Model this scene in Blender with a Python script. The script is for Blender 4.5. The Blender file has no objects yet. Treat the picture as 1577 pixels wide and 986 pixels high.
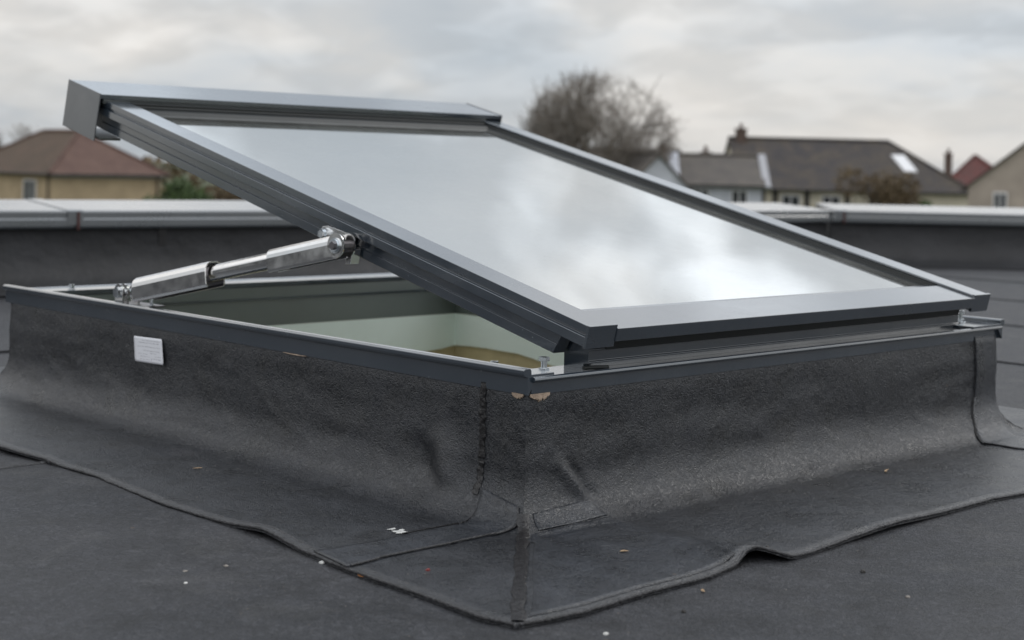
import bpy, bmesh, math, random
from mathutils import Vector, Matrix, noise
random.seed(7)
D = bpy.data
sc = bpy.context.scene
COL = sc.collection
R = math.radians

# ------------------------------------------------------------------ camera
U = 1.2                    # metres per fitted unit (length of the right hand kerb side)
G = 0.1620                 # kerb rim height above the roof, in units
def W(x, y, z):            # fitted units -> metres, z = 0 on the roof felt
    return Vector((x*U, y*U, (z+G)*U))
CAM = W(-1.13654, -1.16046, 0.22732)
FW = Vector((0.690233, 0.723587, 0.0)); RTH = Vector((0.723587, -0.690233, 0.0))
ROLL = R(1.3375)
UPZ = Vector((0, 0, 1))
RT = RTH*math.cos(ROLL) + UPZ*math.sin(ROLL); UP = -RTH*math.sin(ROLL) + UPZ*math.cos(ROLL)
cam = D.cameras.new('camera'); co = D.objects.new('camera', cam); COL.objects.link(co)
m3 = Matrix((RT, UP, -FW)).transposed()
co.matrix_world = Matrix.Translation(CAM) @ m3.to_4x4()
cam.sensor_width = 36; cam.lens = 2350.8/1577*36
cam.shift_y = -(493-253.8)/1577
cam.clip_start = 0.05; cam.clip_end = 6000
cam.dof.use_dof = True; cam.dof.focus_distance = 2.06; cam.dof.aperture_fstop = 5.6
cam.dof.aperture_blades = 7
sc.camera = co
def at(px, py, d):         # a place in the world that is d metres away (far background only)
    return CAM + d*(FW + RT*((px-788.5)/2350.8) - UP*((py-253.8)/2350.8))

# ------------------------------------------------------------------ render
sc.render.engine = 'CYCLES'
sc.view_settings.view_transform = 'Standard'
sc.view_settings.look = 'None'
sc.view_settings.exposure = 0
sc.view_settings.gamma = 1

# ------------------------------------------------------------------ node helpers
class NT:
    def __init__(s, tree): s.t = tree; s.n = tree.nodes; s.l = tree.links
    def new(s, typ, **kw):
        n = s.n.new(typ)
        for k, v in kw.items():
            if isinstance(v, tuple) and len(v) == 2 and v[0] == '=': continue
            setattr(n, k, v)
        return n
    def put(s, n, idx, v):
        i = n.inputs[idx]
        if isinstance(v, bpy.types.NodeSocket): s.l.new(v, i)
        else: i.default_value = v
    def math(s, op, a, b=0.0, c=None, clamp=False):
        n = s.n.new('ShaderNodeMath'); n.operation = op; n.use_clamp = clamp
        s.put(n, 0, a); s.put(n, 1, b)
        if c is not None: s.put(n, 2, c)
        return n.outputs[0]
    def vmath(s, op, a, b=None, out=0):
        n = s.n.new('ShaderNodeVectorMath'); n.operation = op
        s.put(n, 0, a)
        if b is not None: s.put(n, 1, b)
        return n.outputs[out]
    def noise(s, vec, scale, detail=4, rough=.55, dist=0, out=0):
        n = s.n.new('ShaderNodeTexNoise')
        if vec is not None: s.l.new(vec, n.inputs['Vector'])
        n.inputs['Scale'].default_value = scale; n.inputs['Detail'].default_value = detail
        n.inputs['Roughness'].default_value = rough; n.inputs['Distortion'].default_value = dist
        return n.outputs[out]
    def ramp(s, fac, stops):
        n = s.n.new('ShaderNodeValToRGB'); e = n.color_ramp.elements
        while len(e) < len(stops): e.new(.5)
        for q, (p, c) in zip(e, stops):
            q.position = p; q.color = (c, c, c, 1) if not isinstance(c, (tuple, list)) else (*c, 1)
        s.l.new(fac, n.inputs[0]); return n.outputs[0]
    def mix(s, fac, a, b, mode='MIX'):
        n = s.n.new('ShaderNodeMix'); n.data_type = 'RGBA'; n.blend_type = mode
        s.put(n, 0, fac)
        s.put(n, 6, a if isinstance(a, bpy.types.NodeSocket) else (*a, 1))
        s.put(n, 7, b if isinstance(b, bpy.types.NodeSocket) else (*b, 1))
        return n.outputs[2]
    def bump(s, h, strength, dist, normal=None):
        n = s.n.new('ShaderNodeBump'); n.inputs['Strength'].default_value = strength
        n.inputs['Distance'].default_value = dist; s.l.new(h, n.inputs['Height'])
        if normal is not None: s.l.new(normal, n.inputs['Normal'])
        return n.outputs[0]
    def mapping(s, vec, scale=(1, 1, 1), rot=(0, 0, 0)):
        n = s.n.new('ShaderNodeMapping'); s.l.new(vec, n.inputs[0])
        n.inputs['Scale'].default_value = scale; n.inputs['Rotation'].default_value = rot
        return n.outputs[0]

# ------------------------------------------------------------------ world: overcast sky
SUN_EL, SUN_AZ = R(44), R(-12)          # azimuth measured from +x towards +y
SD = Vector((math.cos(SUN_EL)*math.cos(SUN_AZ), math.cos(SUN_EL)*math.sin(SUN_AZ), math.sin(SUN_EL)))
wd = D.worlds.new('World'); sc.world = wd; wd.use_nodes = True
t = NT(wd.node_tree); t.n.clear()
tc = t.new('ShaderNodeTexCoord')
sky = t.new('ShaderNodeTexSky'); sky.sky_type = 'NISHITA'; sky.sun_disc = False
sky.sun_elevation = SUN_EL; sky.sun_rotation = math.pi/2 - SUN_AZ
bg1 = t.new('ShaderNodeBackground'); t.l.new(sky.outputs[0], bg1.inputs[0]); bg1.inputs[1].default_value = .1
d = tc.outputs['Generated']
d = t.vmath('NORMALIZE', d)
sep = t.new('ShaderNodeSeparateXYZ'); t.l.new(d, sep.inputs[0])
zz = t.math('ADD', t.math('MAXIMUM', sep.outputs[2], 0.0), .26)
comb = t.new('ShaderNodeCombineXYZ')
t.l.new(t.math('DIVIDE', sep.outputs[0], zz), comb.inputs[0])
t.l.new(t.math('DIVIDE', sep.outputs[1], zz), comb.inputs[1])
p = comb.outputs[0]
n1 = t.noise(p, 1.15, 3.5, .45, .3)
n2 = t.noise(t.mapping(p, (1, 1, 1), (0, 0, 1.0)), .55, 3, .5, .2)
n3 = t.noise(t.mapping(p, (1, 1, 1), (0, 0, 2.1)), 3.2, 5, .55, .4)
cl = t.math('ADD', t.math('MULTIPLY', n1, .50), t.math('ADD', t.math('MULTIPLY', n2, .34), t.math('MULTIPLY', n3, .16)))
col = t.ramp(cl, [(.38, (.46, .505, .55)), (.46, (.555, .585, .615)), (.52, (.665, .66, .65)), (.58, (.76, .735, .705)), (.66, (.86, .85, .83))])
# brighter towards the veiled sun and a little towards the zenith, as under any cloud sheet
dot = t.vmath('DOT_PRODUCT', d, tuple(SD), out=1)
glow = t.math('POWER', t.math('MAXIMUM', dot, 0.0), 9.0)
glow2 = t.math('POWER', t.math('MAXIMUM', dot, 0.0), 2.0)
gain = t.math('ADD', t.math('ADD', .94, t.math('MULTIPLY', glow, .25)), t.math('ADD', t.math('MULTIPLY', glow2, .15), t.math('MULTIPLY', t.math('MAXIMUM', sep.outputs[2], 0.0), 1.25)))
col = t.mix(t.math('MULTIPLY', sep.outputs[2], 1.6, clamp=True), col, t.mix(1.0, col, (.975, .995, 1.025), 'MULTIPLY'))
# below the horizon: dull ground tone
below = t.math('MULTIPLY', t.math('MULTIPLY', sep.outputs[2], -12.0, clamp=True), 1.0, clamp=True)
col = t.mix(below, col, (.10, .10, .09))
n4 = t.noise(t.mapping(p, (1, .55, 1), (0, 0, 0.4)), 3.6, 3, .45, .4)
n5 = t.noise(t.mapping(p, (1, 1, 1), (0, 0, 2.9)), 6.5, 4, .5, .5)
nn = t.math('ADD', t.math('MULTIPLY', n4, .6), t.math('MULTIPLY', n5, .4))
con = t.ramp(nn, [(.445, .74), (.475, .88), (.515, 1.12), (.56, 1.42)])
am = t.math('MULTIPLY_ADD', t.math('MAXIMUM', sep.outputs[2], 0.0), 2.6, .07, clamp=True)
gain = t.math('MULTIPLY', gain, t.math('ADD', 1.0, t.math('MULTIPLY', t.math('SUBTRACT', con, 1.0), am)))
bg2 = t.new('ShaderNodeBackground'); t.l.new(col, bg2.inputs[0]); t.l.new(gain, bg2.inputs[1])
mx = t.new('ShaderNodeMixShader'); mx.inputs[0].default_value = .95
t.l.new(bg1.outputs[0], mx.inputs[1]); t.l.new(bg2.outputs[0], mx.inputs[2])
wo = t.new('ShaderNodeOutputWorld'); t.l.new(mx.outputs[0], wo.inputs[0])

sl = D.lights.new('sun', 'SUN'); sl.energy = .55; sl.angle = R(22); sl.color = (1, .96, .9)
so = D.objects.new('sun', sl); COL.objects.link(so); so.location = (0, 0, 20)
so.rotation_euler = SD.to_track_quat('Z', 'Y').to_euler()

# ------------------------------------------------------------------ materials
def new_mat(name):
    m = D.materials.new(name); m.use_nodes = True
    t = NT(m.node_tree); b = t.n['Principled BSDF']
    tc = t.new('ShaderNodeTexCoord')
    return m, t, b, tc.outputs['Object']
def simple(name, col, rough=.6, metal=0, var=.12, scale=8, bump=0, bscale=40, bdist=.002, spec=.5):
    m, t, b, o = new_mat(name)
    n = t.noise(o, scale, 5, .6)
    lo = tuple(c*(1-var) for c in col); hi = tuple(min(1, c*(1+var)) for c in col)
    t.l.new(t.ramp(n, [(.3, lo), (.7, hi)]), b.inputs['Base Color'])
    b.inputs['Roughness'].default_value = rough; b.inputs['Metallic'].default_value = metal
    b.inputs['Specular IOR Level'].default_value = spec
    if bump: t.l.new(t.bump(t.noise(o, bscale, 4, .6), bump, bdist), b.inputs['Normal'])
    return m
def felt(name, base, warm, rough, worm=.6, speck=True, wscale=1.0, spec=.7, bs=.42, dusty=.12):
    m, t, b, o = new_mat(name)
    big = t.noise(o, 3.2, 6, .62, .6)
    mid = t.noise(o, 14, 6, .65, .4)
    col = t.mix(t.ramp(big, [(.34, 0.), (.66, 1.)]), base, warm)
    dark = t.ramp(t.math('ADD', t.math('MULTIPLY', mid, .6), t.math('MULTIPLY', t.noise(o, 55, 4, .7), .4)), [(.36, .55), (.5, 1.), (.64, 1.45)])
    col = t.mix(1.0, col, dark, 'MULTIPLY')
    # matted surface fibres: contour lines of a distorted fine noise
    dv = t.noise(o, 95*wscale, 2, .5, 0, out=1)
    v = t.vmath('ADD', o, t.vmath('MULTIPLY', t.vmath('SUBTRACT', dv, (.5, .5, .5)), (.011, .011, .011)))
    f1 = t.noise(v, 120*wscale, 2, .5, 2.0)
    ridge = t.math('SUBTRACT', 1.0, t.math('MULTIPLY', t.math('ABSOLUTE', t.math('SUBTRACT', f1, .5)), 8.0), clamp=True)
    fine = t.noise(o, 900, 2, .6)
    h = t.math('ADD', t.math('MULTIPLY', ridge, 1.0), t.math('ADD', t.math('MULTIPLY', fine, .5), t.math('MULTIPLY', t.noise(o, 330, 3, .65), .9)))
    col = t.mix(t.math('MULTIPLY', ridge, t.math('MULTIPLY', t.ramp(mid, [(.35, .2), (.6, 1.)]), worm)), col, tuple(min(1, c*2.4+.018) for c in warm))
    dust = t.ramp(t.noise(o, 5.5, 7, .72, .8), [(.54, 0.), (.70, dusty)])
    col = t.mix(dust, col, (.10, .098, .095))
    if speck:
        vo = t.new('ShaderNodeTexVoronoi'); vo.inputs['Scale'].default_value = 42; t.l.new(o, vo.inputs['Vector'])
        sp = t.math('LESS_THAN', vo.outputs['Distance'], .035)
        sepc = t.new('ShaderNodeSeparateColor'); t.l.new(vo.outputs['Color'], sepc.inputs[0])
        sp = t.math('MULTIPLY', sp, t.math('GREATER_THAN', sepc.outputs[0], .72))
        col = t.mix(sp, col, (.16, .15, .14))
        vo2 = t.new('ShaderNodeTexVoronoi'); vo2.inputs['Scale'].default_value = 19; t.l.new(o, vo2.inputs['Vector'])
        sp2 = t.math('LESS_THAN', t.math('ADD', vo2.outputs['Distance'], t.math('MULTIPLY', fine, .05)), .075)
        sepd = t.new('ShaderNodeSeparateColor'); t.l.new(vo2.outputs['Color'], sepd.inputs[0])
        sp2 = t.math('MULTIPLY', sp2, t.math('GREATER_THAN', sepd.outputs[1], .86))
        col = t.mix(t.math('MULTIPLY', sp2, .6), col, (.12, .085, .055))
    t.l.new(col, b.inputs['Base Color'])
    t.l.new(t.ramp(mid, [(.3, rough-.1), (.7, rough+.12)]), b.inputs['Roughness'])
    b.inputs['Specular IOR Level'].default_value = spec
    nb = t.bump(h, bs, .0013)
    nb = t.bump(mid, .4, .005, nb)
    nb = t.bump(t.noise(t.mapping(o, (1, 1, .6)), 38, 4, .65, 1.2), .35, .002, nb)
    t.l.new(nb, b.inputs['Normal'])
    return m
M = {}
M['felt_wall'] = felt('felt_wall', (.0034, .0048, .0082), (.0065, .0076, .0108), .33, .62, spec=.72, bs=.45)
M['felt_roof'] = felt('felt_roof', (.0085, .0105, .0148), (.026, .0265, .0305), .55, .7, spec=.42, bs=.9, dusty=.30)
M['felt_patch'] = felt('felt_patch', (.0062, .0085, .0130), (.012, .014, .019), .31, .5)
M['felt_far'] = simple('felt_far', (.016, .0165, .019), .6, 0, .5, 3.5, .5, 14, .02)
M['tar'] = simple('tar', (.009, .008, .009), .32, 0, .4, 60, .8, 140, .003)
M['bead'] = simple('bead', (.040, .040, .043), .45, 0, .85, 220, 1., 420, .003)

def paint(name, col, rough, spots=True):
    m, t, b, o = new_mat(name)
    n = t.noise(o, 6, 5, .6)
    f = t.noise(o, 1500, 2, .5)
    t.l.new(t.ramp(n, [(.3, tuple(c*.9 for c in col)), (.7, tuple(c*1.12 for c in col))]), b.inputs['Base Color'])
    c = b.inputs['Base Color'].links[0].from_socket
    smear = t.noise(t.mapping(o, (1, 1, 1.6)), 7, 4, .6, .8)
    if spots:
        vo = t.new('ShaderNodeTexVoronoi'); vo.inputs['Scale'].default_value = 55; t.l.new(o, vo.inputs['Vector'])
        sp = t.math('LESS_THAN', vo.outputs['Distance'], .045)
        sc_ = t.new('ShaderNodeSeparateColor'); t.l.new(vo.outputs['Color'], sc_.inputs[0])
        sp = t.math('MULTIPLY', sp, t.math('GREATER_THAN', sc_.outputs[0], .85))
        c = t.mix(t.math('MULTIPLY', sp, .6), c, (.30, .32, .33))
        wn = t.noise(t.mapping(o, (1, 1, 1), (.3, .5, .8)), 22, 6, .75)
        sp2 = t.math('MULTIPLY', t.ramp(wn, [(.66, 0.), (.74, 1.)]), .10)
        c = t.mix(sp2, c, (.16, .17, .17))
    t.l.new(c, b.inputs['Base Color'])
    t.l.new(t.ramp(smear, [(.3, rough-.05), (.7, rough+.12)]), b.inputs['Roughness'])
    b.inputs['Specular IOR Level'].default_value = .6
    b.inputs['IOR'].default_value = 1.95; b.inputs['Coat Weight'].default_value = .9; b.inputs['Coat Roughness'].default_value = rough*.6
    return m
M['alu'] = paint('anthracite_aluminium', (.024, .035, .049), .17)
M['alu_dark'] = paint('anthracite_inner', (.022, .030, .031), .5, False)
M['alu_cap'] = paint('anthracite_cap', (.052, .058, .068), .42)
M['alu_lining'] = paint('inner_frame_grey', (.075, .098, .094), .5, False)
M['rubber'] = simple('rubber_seal', (.007, .009, .009), .5, 0, .2, 30)
M['coping'] = paint('coping', (.06, .07, .08), .27, False)
M['coping'].node_tree.nodes['Principled BSDF'].inputs['Coat Weight'].default_value = 1.0; M['coping'].node_tree.nodes['Principled BSDF'].inputs['IOR'].default_value = 2.0
def metal(name, col, rough):
    m, t, b, o = new_mat(name)
    b.inputs['Base Color'].default_value = (*col, 1); b.inputs['Metallic'].default_value = 1
    n = t.noise(o, 30, 5, .65)
    t.l.new(t.ramp(n, [(.3, rough*.7), (.7, rough*1.5)]), b.inputs['Roughness'])
    t.l.new(t.bump(t.noise(o, 400, 2, .5), .05, .0005), b.inputs['Normal'])
    return m
M['steel'] = metal('stainless_steel', (.80, .79, .78), .17)
M['zinc'] = metal('zinc_plate', (.72, .76, .80), .22)
M['steel_dark'] = metal('dark_steel', (.20, .19, .20), .35)
M['plaster'] = simple('white_plaster', (.80, .89, .85), .75, 0, .05, 4, .15, 60, .001)
M['tan_board'] = simple('tan_board', (.55, .46, .28), .85, 0, .2, 6, .4, 80, .002)
M['timber'] = simple('raw_timber', (.38, .29, .22), .85, 0, .35, 60, .6, 160, .003)
M['paper'] = None
M['grit'] = simple('grit', (.22, .20, .18), .8, 0, .6, 30)
M['leaf_orange'] = simple('leaf_orange', (.42, .17, .05), .6, 0, .4, 60)
M['leaf_tan'] = simple('leaf_tan', (.36, .25, .15), .7, 0, .4, 60)
M['leaf_green'] = simple('leaf_green', (.12, .2, .03), .6, 0, .3, 60)
M['berry'] = simple('berry', (.18, .015, .012), .4, 0, .3, 60)
M['stone_white'] = simple('stone_white', (.55, .55, .53), .7, 0, .2, 90)
M['stone_dark'] = simple('stone_dark', (.03, .028, .026), .7, 0, .4, 90)
M['chalk'] = simple('chalk_smear', (.42, .42, .42), .8, 0, .4, 90)
M['rust'] = simple('rust_red', (.07, .025, .022), .7, 0, .4, 20)

def glass_mat():
    m = D.materials.new('coated_glass'); m.use_nodes = True
    t = NT(m.node_tree); t.n.clear()
    fr = t.new('ShaderNodeFresnel'); fr.inputs[0].default_value = 1.55
    tcg = t.new('ShaderNodeTexCoord')
    fac = t.math('MINIMUM', t.math('MULTIPLY_ADD', fr.outputs[0], 4.6, -.12), .88)
    tr = t.new('ShaderNodeBsdfTransparent'); tr.inputs[0].default_value = (.97, .985, .975, 1)
    gl = t.new('ShaderNodeBsdfGlossy'); gl.inputs[0].default_value = (.98, .975, .95, 1)
    nz = t.noise(tcg.outputs['Object'], 5, 5, .6)
    t.l.new(t.ramp(nz, [(.3, .02), (.75, .07)]), gl.inputs['Roughness'])
    wob = t.noise(tcg.outputs['Object'], 2.2, 2, .5)
    t.l.new(t.bump(wob, .12, .004), gl.inputs['Normal'])
    dif = t.new('ShaderNodeBsdfDiffuse'); dif.inputs[0].default_value = (.6, .6, .58, 1)
    mxs = t.new('ShaderNodeMixShader'); t.l.new(fac, mxs.inputs[0])
    t.l.new(tr.outputs[0], mxs.inputs[1]); t.l.new(gl.outputs[0], mxs.inputs[2])
    dust = t.new('ShaderNodeMixShader')          # thin film of dust
    film = t.ramp(t.noise(tcg.outputs['Object'], 9, 6, .7, 1.), [(.35, .015), (.75, .09)])
    vo = t.new('ShaderNodeTexVoronoi'); vo.inputs['Scale'].default_value = 48; t.l.new(tcg.outputs['Object'], vo.inputs['Vector'])
    sps = t.math('MULTIPLY', t.math('LESS_THAN', vo.outputs['Distance'], .07), .35)
    t.l.new(t.math('MAXIMUM', film, sps), dust.inputs[0])
    t.l.new(mxs.outputs[0], dust.inputs[1]); t.l.new(dif.outputs[0], dust.inputs[2])
    o = t.new('ShaderNodeOutputMaterial'); t.l.new(dust.outputs[0], o.inputs[0])
    return m
M['glass'] = glass_mat()

# ------------------------------------------------------------------ mesh helpers
def link(name, me, parent=None, loc=None):
    o = D.objects.new(name, me); COL.objects.link(o)
    if parent is not None: o.parent = parent
    if loc is not None: o.location = loc
    return o
def tag(o, label=None, cat=None, group=None, kind=None):
    if label: o['label'] = label
    if cat: o['category'] = cat
    if group: o['group'] = group
    if kind: o['kind'] = kind
    return o
def thing(name, label, cat, loc, group=None, rz=0):
    o = link(name, None); o.location = loc; o.rotation_euler = (0, 0, rz); o.empty_display_size = .05
    return tag(o, label, cat, group)
def wpos(o):
    v = Vector((0, 0, 0))
    while o is not None: v = v + o.location; o = o.parent
    return v
class MB:
    """collects faces given in world metres; build() links them as one object"""
    def __init__(s): s.v = []; s.f = []; s.sm = []
    def add(s, vs, fs, smooth=False):
        b = len(s.v); s.v += [Vector(q) for q in vs]; s.f += [tuple(i+b for i in f) for f in fs]; s.sm += [smooth]*len(fs)
    def prism(s, prof, O, X, Y, Z, z0, z1, smooth=False):
        """extrude closed 2d polygon prof (in X,Y) along Z from z0 to z1; z0/z1 may be functions of the profile point"""
        n = len(prof)
        f0 = z0 if callable(z0) else (lambda a, b: z0); f1 = z1 if callable(z1) else (lambda a, b: z1)
        vs = [O+X*a+Y*b+Z*f0(a, b) for a, b in prof]+[O+X*a+Y*b+Z*f1(a, b) for a, b in prof]
        s.add(vs, [(i, (i+1) % n, (i+1) % n+n, i+n) for i in range(n)]+[tuple(reversed(range(n))), tuple(range(n, 2*n))], smooth)
    def box(s, lo, hi, O=None, X=None, Y=None, Z=None):
        O = O or Vector((0, 0, 0)); X = X or Vector((1, 0, 0)); Y = Y or Vector((0, 1, 0)); Z = Z or Vector((0, 0, 1))
        s.prism([(lo[0], lo[1]), (hi[0], lo[1]), (hi[0], hi[1]), (lo[0], hi[1])], O, X, Y, Z, lo[2], hi[2])
    def tube(s, pts, rad, n=10, cap=True, smooth=True):
        rr = rad if callable(rad) else (lambda i: rad)
        pts = [Vector(q) for q in pts]; rings = []; prev = None
        for i, q in enumerate(pts):
            d = (pts[min(i+1, len(pts)-1)]-pts[max(i-1, 0)]).normalized()
            a = prev if prev is not None and abs(prev.dot(d)) < .95 else (Vector((0, 0, 1)) if abs(d.z) < .9 else Vector((1, 0, 0)))
            u = (a-d*a.dot(d)).normalized(); w = d.cross(u); prev = u
            rings.append([q+(u*math.cos(2*math.pi*k/n)+w*math.sin(2*math.pi*k/n))*rr(i) for k in range(n)])
        vs = [q for r in rings for q in r]; fs = []
        for i in range(len(rings)-1):
            for k in range(n): fs.append((i*n+k, i*n+(k+1) % n, (i+1)*n+(k+1) % n, (i+1)*n+k))
        s.add(vs, fs, smooth)
        if cap: s.add(rings[0], [tuple(reversed(range(n)))]); s.add(rings[-1], [tuple(range(n))])
    def build(s, name, mat, parent=None, bevel=0, seg=2, recalc=True, **tg):
        org = wpos(parent) if parent is not None else Vector((0, 0, 0))
        if parent is None and s.v:
            lo = Vector([min(q[i] for q in s.v) for i in range(3)]); hi = Vector([max(q[i] for q in s.v) for i in range(3)])
            org = Vector(((lo.x+hi.x)/2, (lo.y+hi.y)/2, lo.z))
        me = D.meshes.new(name); me.from_pydata([tuple(q-org) for q in s.v], [], s.f)
        me.polygons.foreach_set('use_smooth', s.sm)
        me.materials.append(mat)
        if recalc:
            bm = bmesh.new(); bm.from_mesh(me); bmesh.ops.recalc_face_normals(bm, faces=bm.faces); bm.to_mesh(me); bm.free()
        o = link(name, me, parent, None if parent is not None else org)
        if bevel:
            b = o.modifiers.new('bevel', 'BEVEL'); b.width = bevel; b.segments = seg; b.limit_method = 'ANGLE'; b.angle_limit = R(25)
            b.harden_normals = False
        if tg: tag(o, **tg)
        return o
X_, Y_, Z_ = Vector((1, 0, 0)), Vector((0, 1, 0)), Vector((0, 0, 1))
def sc_(prof, k=U): return [(a*k, b*k) for a, b in prof]

# ------------------------------------------------------------------ structure: terrain
GZ = -5.6
def terr(x, y):
    dd = math.hypot(x, y)
    return GZ + (noise.noise(Vector((x*.004, y*.004, 0)))*1.6*min(1, max(0, (dd-150)/400))-min(4, dd*.006)*(dd > 200))
mb = MB(); N = 60
rs = [0, 6, 15, 30, 50, 75, 100, 130, 170, 230, 320, 450, 700, 1100, 1800, 3200]
vs = []; fs = []
for i, r_ in enumerate(rs):
    for k in range(N):
        a = 2*math.pi*k/N; vs.append((r_*math.cos(a), r_*math.sin(a), terr(r_*math.cos(a), r_*math.sin(a))))
for i in range(len(rs)-1):
    for k in range(N): fs.append((i*N+k, i*N+(k+1) % N, (i+1)*N+(k+1) % N, (i+1)*N+k))
mb.add(vs, fs, True)
M['grass'] = simple('grass', (.07, .085, .04), .9, 0, .4, .2, .5, 3, .05)
mb.build("ground", M['grass'], recalc=False, kind='structure')

# ------------------------------------------------------------------ structure: roof felt in lapped sheets
KA, KB = 1.0, 1.2245       # kerb outline in units
def rz(x, y):              # undulation of the roof felt, units in -> metres out
    k = noise.noise(Vector((x*1.3, y*1.3, 3.1)))*.0035+noise.noise(Vector((x*4.2, y*4.2, 7.7)))*.0011
    return k
roof = tag(link('roof', None), kind='structure')
def sheet(x0, x1, y0, y1, nx, ny, lift0=.003, hole=None, ylap=False, base=0.):
    mb = MB(); idx = {}; vs = []; fs = []
    xs = [x0+(x1-x0)*i/nx for i in range(nx+1)]; ys = [y0+(y1-y0)*j/ny for j in range(ny+1)]
    if hole:
        xs = sorted(set(xs+[hole[0], hole[1]])); ys = sorted(set(ys+[hole[2], hole[3]]))
    for i, x in enumerate(xs):
        for j, y in enumerate(ys):
            z = rz(x, y)+base
            if ylap: z += lift0*max(0, 1-abs(y-y0)/.12)
            else: z += lift0*max(0, 1-(x-x0)/.12)
            idx[i, j] = len(vs); vs.append((x*U, y*U, z))
    for i in range(len(xs)-1):
        for j in range(len(ys)-1):
            cx, cy = (xs[i]+xs[i+1])/2, (ys[j]+ys[j+1])/2
            if hole and hole[0] < cx < hole[1] and hole[2] < cy < hole[3]: continue
            fs.append((idx[i, j], idx[i+1, j], idx[i+1, j+1], idx[i, j+1]))
    mb.add(vs, fs, True)
    # turned down lap edge
    ed = [(i, 0) for i in range(len(xs))] if ylap else [(0, j) for j in range(len(ys))]
    top = [vs[idx[e]] for e in ed]; low = [(a, b, c-.012) for a, b, c in top]; n = len(top)
    mb.add(top+low, [(k, k+n, k+1+n, k+1) for k in range(n-1)])
    return mb.build('felt_sheet', M['felt_roof'], roof, recalc=False)
sheet(-2.4, 1.16, -2.2, .611, 150, 110, .0, hole=(0.02, .98, 0.02, KB-.02))
sheet(-2.4, 1.16, .611, 1.66, 100, 40, .007, hole=(0.02, .98, .0, KB-.02), ylap=True)
sheet(-2.4, 1.16, 1.66, 2.8, 70, 24, .006, ylap=True)
sheet(-2.4, 1.16, 2.8, 8.0, 40, 30, .006, ylap=True)
for a, b in ((1.16, 1.80), (1.80, 2.56), (2.56, 3.30), (3.30, 4.06), (4.06, 4.82), (4.82, 7.5)):
    sheet(a, b, -2.2, 2.4, 12, 60, .004)
    sheet(a, b, 2.4, 8.0, 12, 40, .004)
mb = MB(); pts = [Vector((x_*U, .609*U, rz(x_, .611)+.0052+.0006*noise.noise(Vector((x_*60, 0, 0))))) for x_ in [-2.3+i*.005 for i in range(440)]]
mb.tube(pts, lambda i: .0044*(1+.35*noise.noise(Vector((i*.5, 7, 7)))), 6); mb.build('lap_bead', M['bead'], roof)
mb = MB(); mb.tube([q-Vector((0, .0065, .0045)) for q in pts], .0032, 6); mb.build('lap_shade', M['tar'], roof)  # dark line laid under the lap edge as its painted shadow
# ------------------------------------------------------------------ the building below, its deck and the room under the rooflight
b = MB()
zt, zb = -.02, -.30
x0, x1, y0, y1 = -2.4*U, 7.0*U, -2.2*U, 7.5*U
hx0, hx1, hy0, hy1 = .06*U, .94*U, .05*U, (KB-.05)*U
for lo, hi in (((x0, y0), (x1, hy0)), ((x0, hy1), (x1, y1)), ((x0, hy0), (hx0, hy1)), ((hx1, hy0), (x1, hy1))):
    b.box((lo[0], lo[1], zb), (hi[0], hi[1], zt))
b.build('roof_deck', M['felt_far'], kind='structure')
b = MB()
rx0, rx1, ry0, ry1, rz0 = -1.6, 3.4, -1.4, 3.6, -2.7
b.box((rx0, ry0, rz0-.1), (rx1, ry1, rz0)); b.build('room_floor', M['plaster'], kind='structure')
b = MB()
b.box((rx1, ry0, rz0), (rx1+.1, ry1, zb))
b.box((rx0-.1, ry1, rz0), (rx1+.1, ry1+.1, zb))
b.build('room_wall', M['plaster'], kind='structure')

# ------------------------------------------------------------------ upstand clad in roofing felt
up = thing('rooflight_upstand', 'boxed upstand clad in black roofing felt that flares onto the roof, under the open rooflight', 'upstand', W(0, 0, -G))
EL = [(-.242, -.242), (-.206, -.251), (-.114, -.246), (-.019, -.246), (.051, -.240), (.10, -.236), (.151, -.232), (.207, -.235), (.328, -.241), (.496, -.229), (.601, -.239), (.735, -.239), (.95, -.236), (1.3, -.24), (1.6, -.24)]
ER = [(-.242, -.242), (-.171, -.252), (-.077, -.245), (.005, -.246), (.06, -.236), (.085, -.228), (.100, -.231), (.121, -.254), (.16, -.254), (.225, -.250), (.424, -.247), (.543, -.245), (.601, -.252), (.8, -.247), (1.4, -.248)]
def lerp(tab, s):
    if s <= tab[0][0]: return tab[0][1]
    for (a, p), (b_, q) in zip(tab, tab[1:]):
        if s <= b_: return p+(q-p)*(s-a)/(b_-a)
    return tab[-1][1]
ZV = -.100                  # where the cove begins
CR = .052                   # run of the cove
def gauss(a, b_, s): return math.exp(-((a-b_)/s)**2)
def prof(s):                # s 0..1 vertical, 1..2 cove, 2..3 flat; returns outset, z (units)
    if s <= 1: return .0, -.010+(ZV+.010)*s
    if s <= 2:
        a = (s-1)*math.pi/2
        return CR*(1-math.cos(a)), ZV-(G+ZV-.0045)*math.sin(a)
    return None
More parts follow.
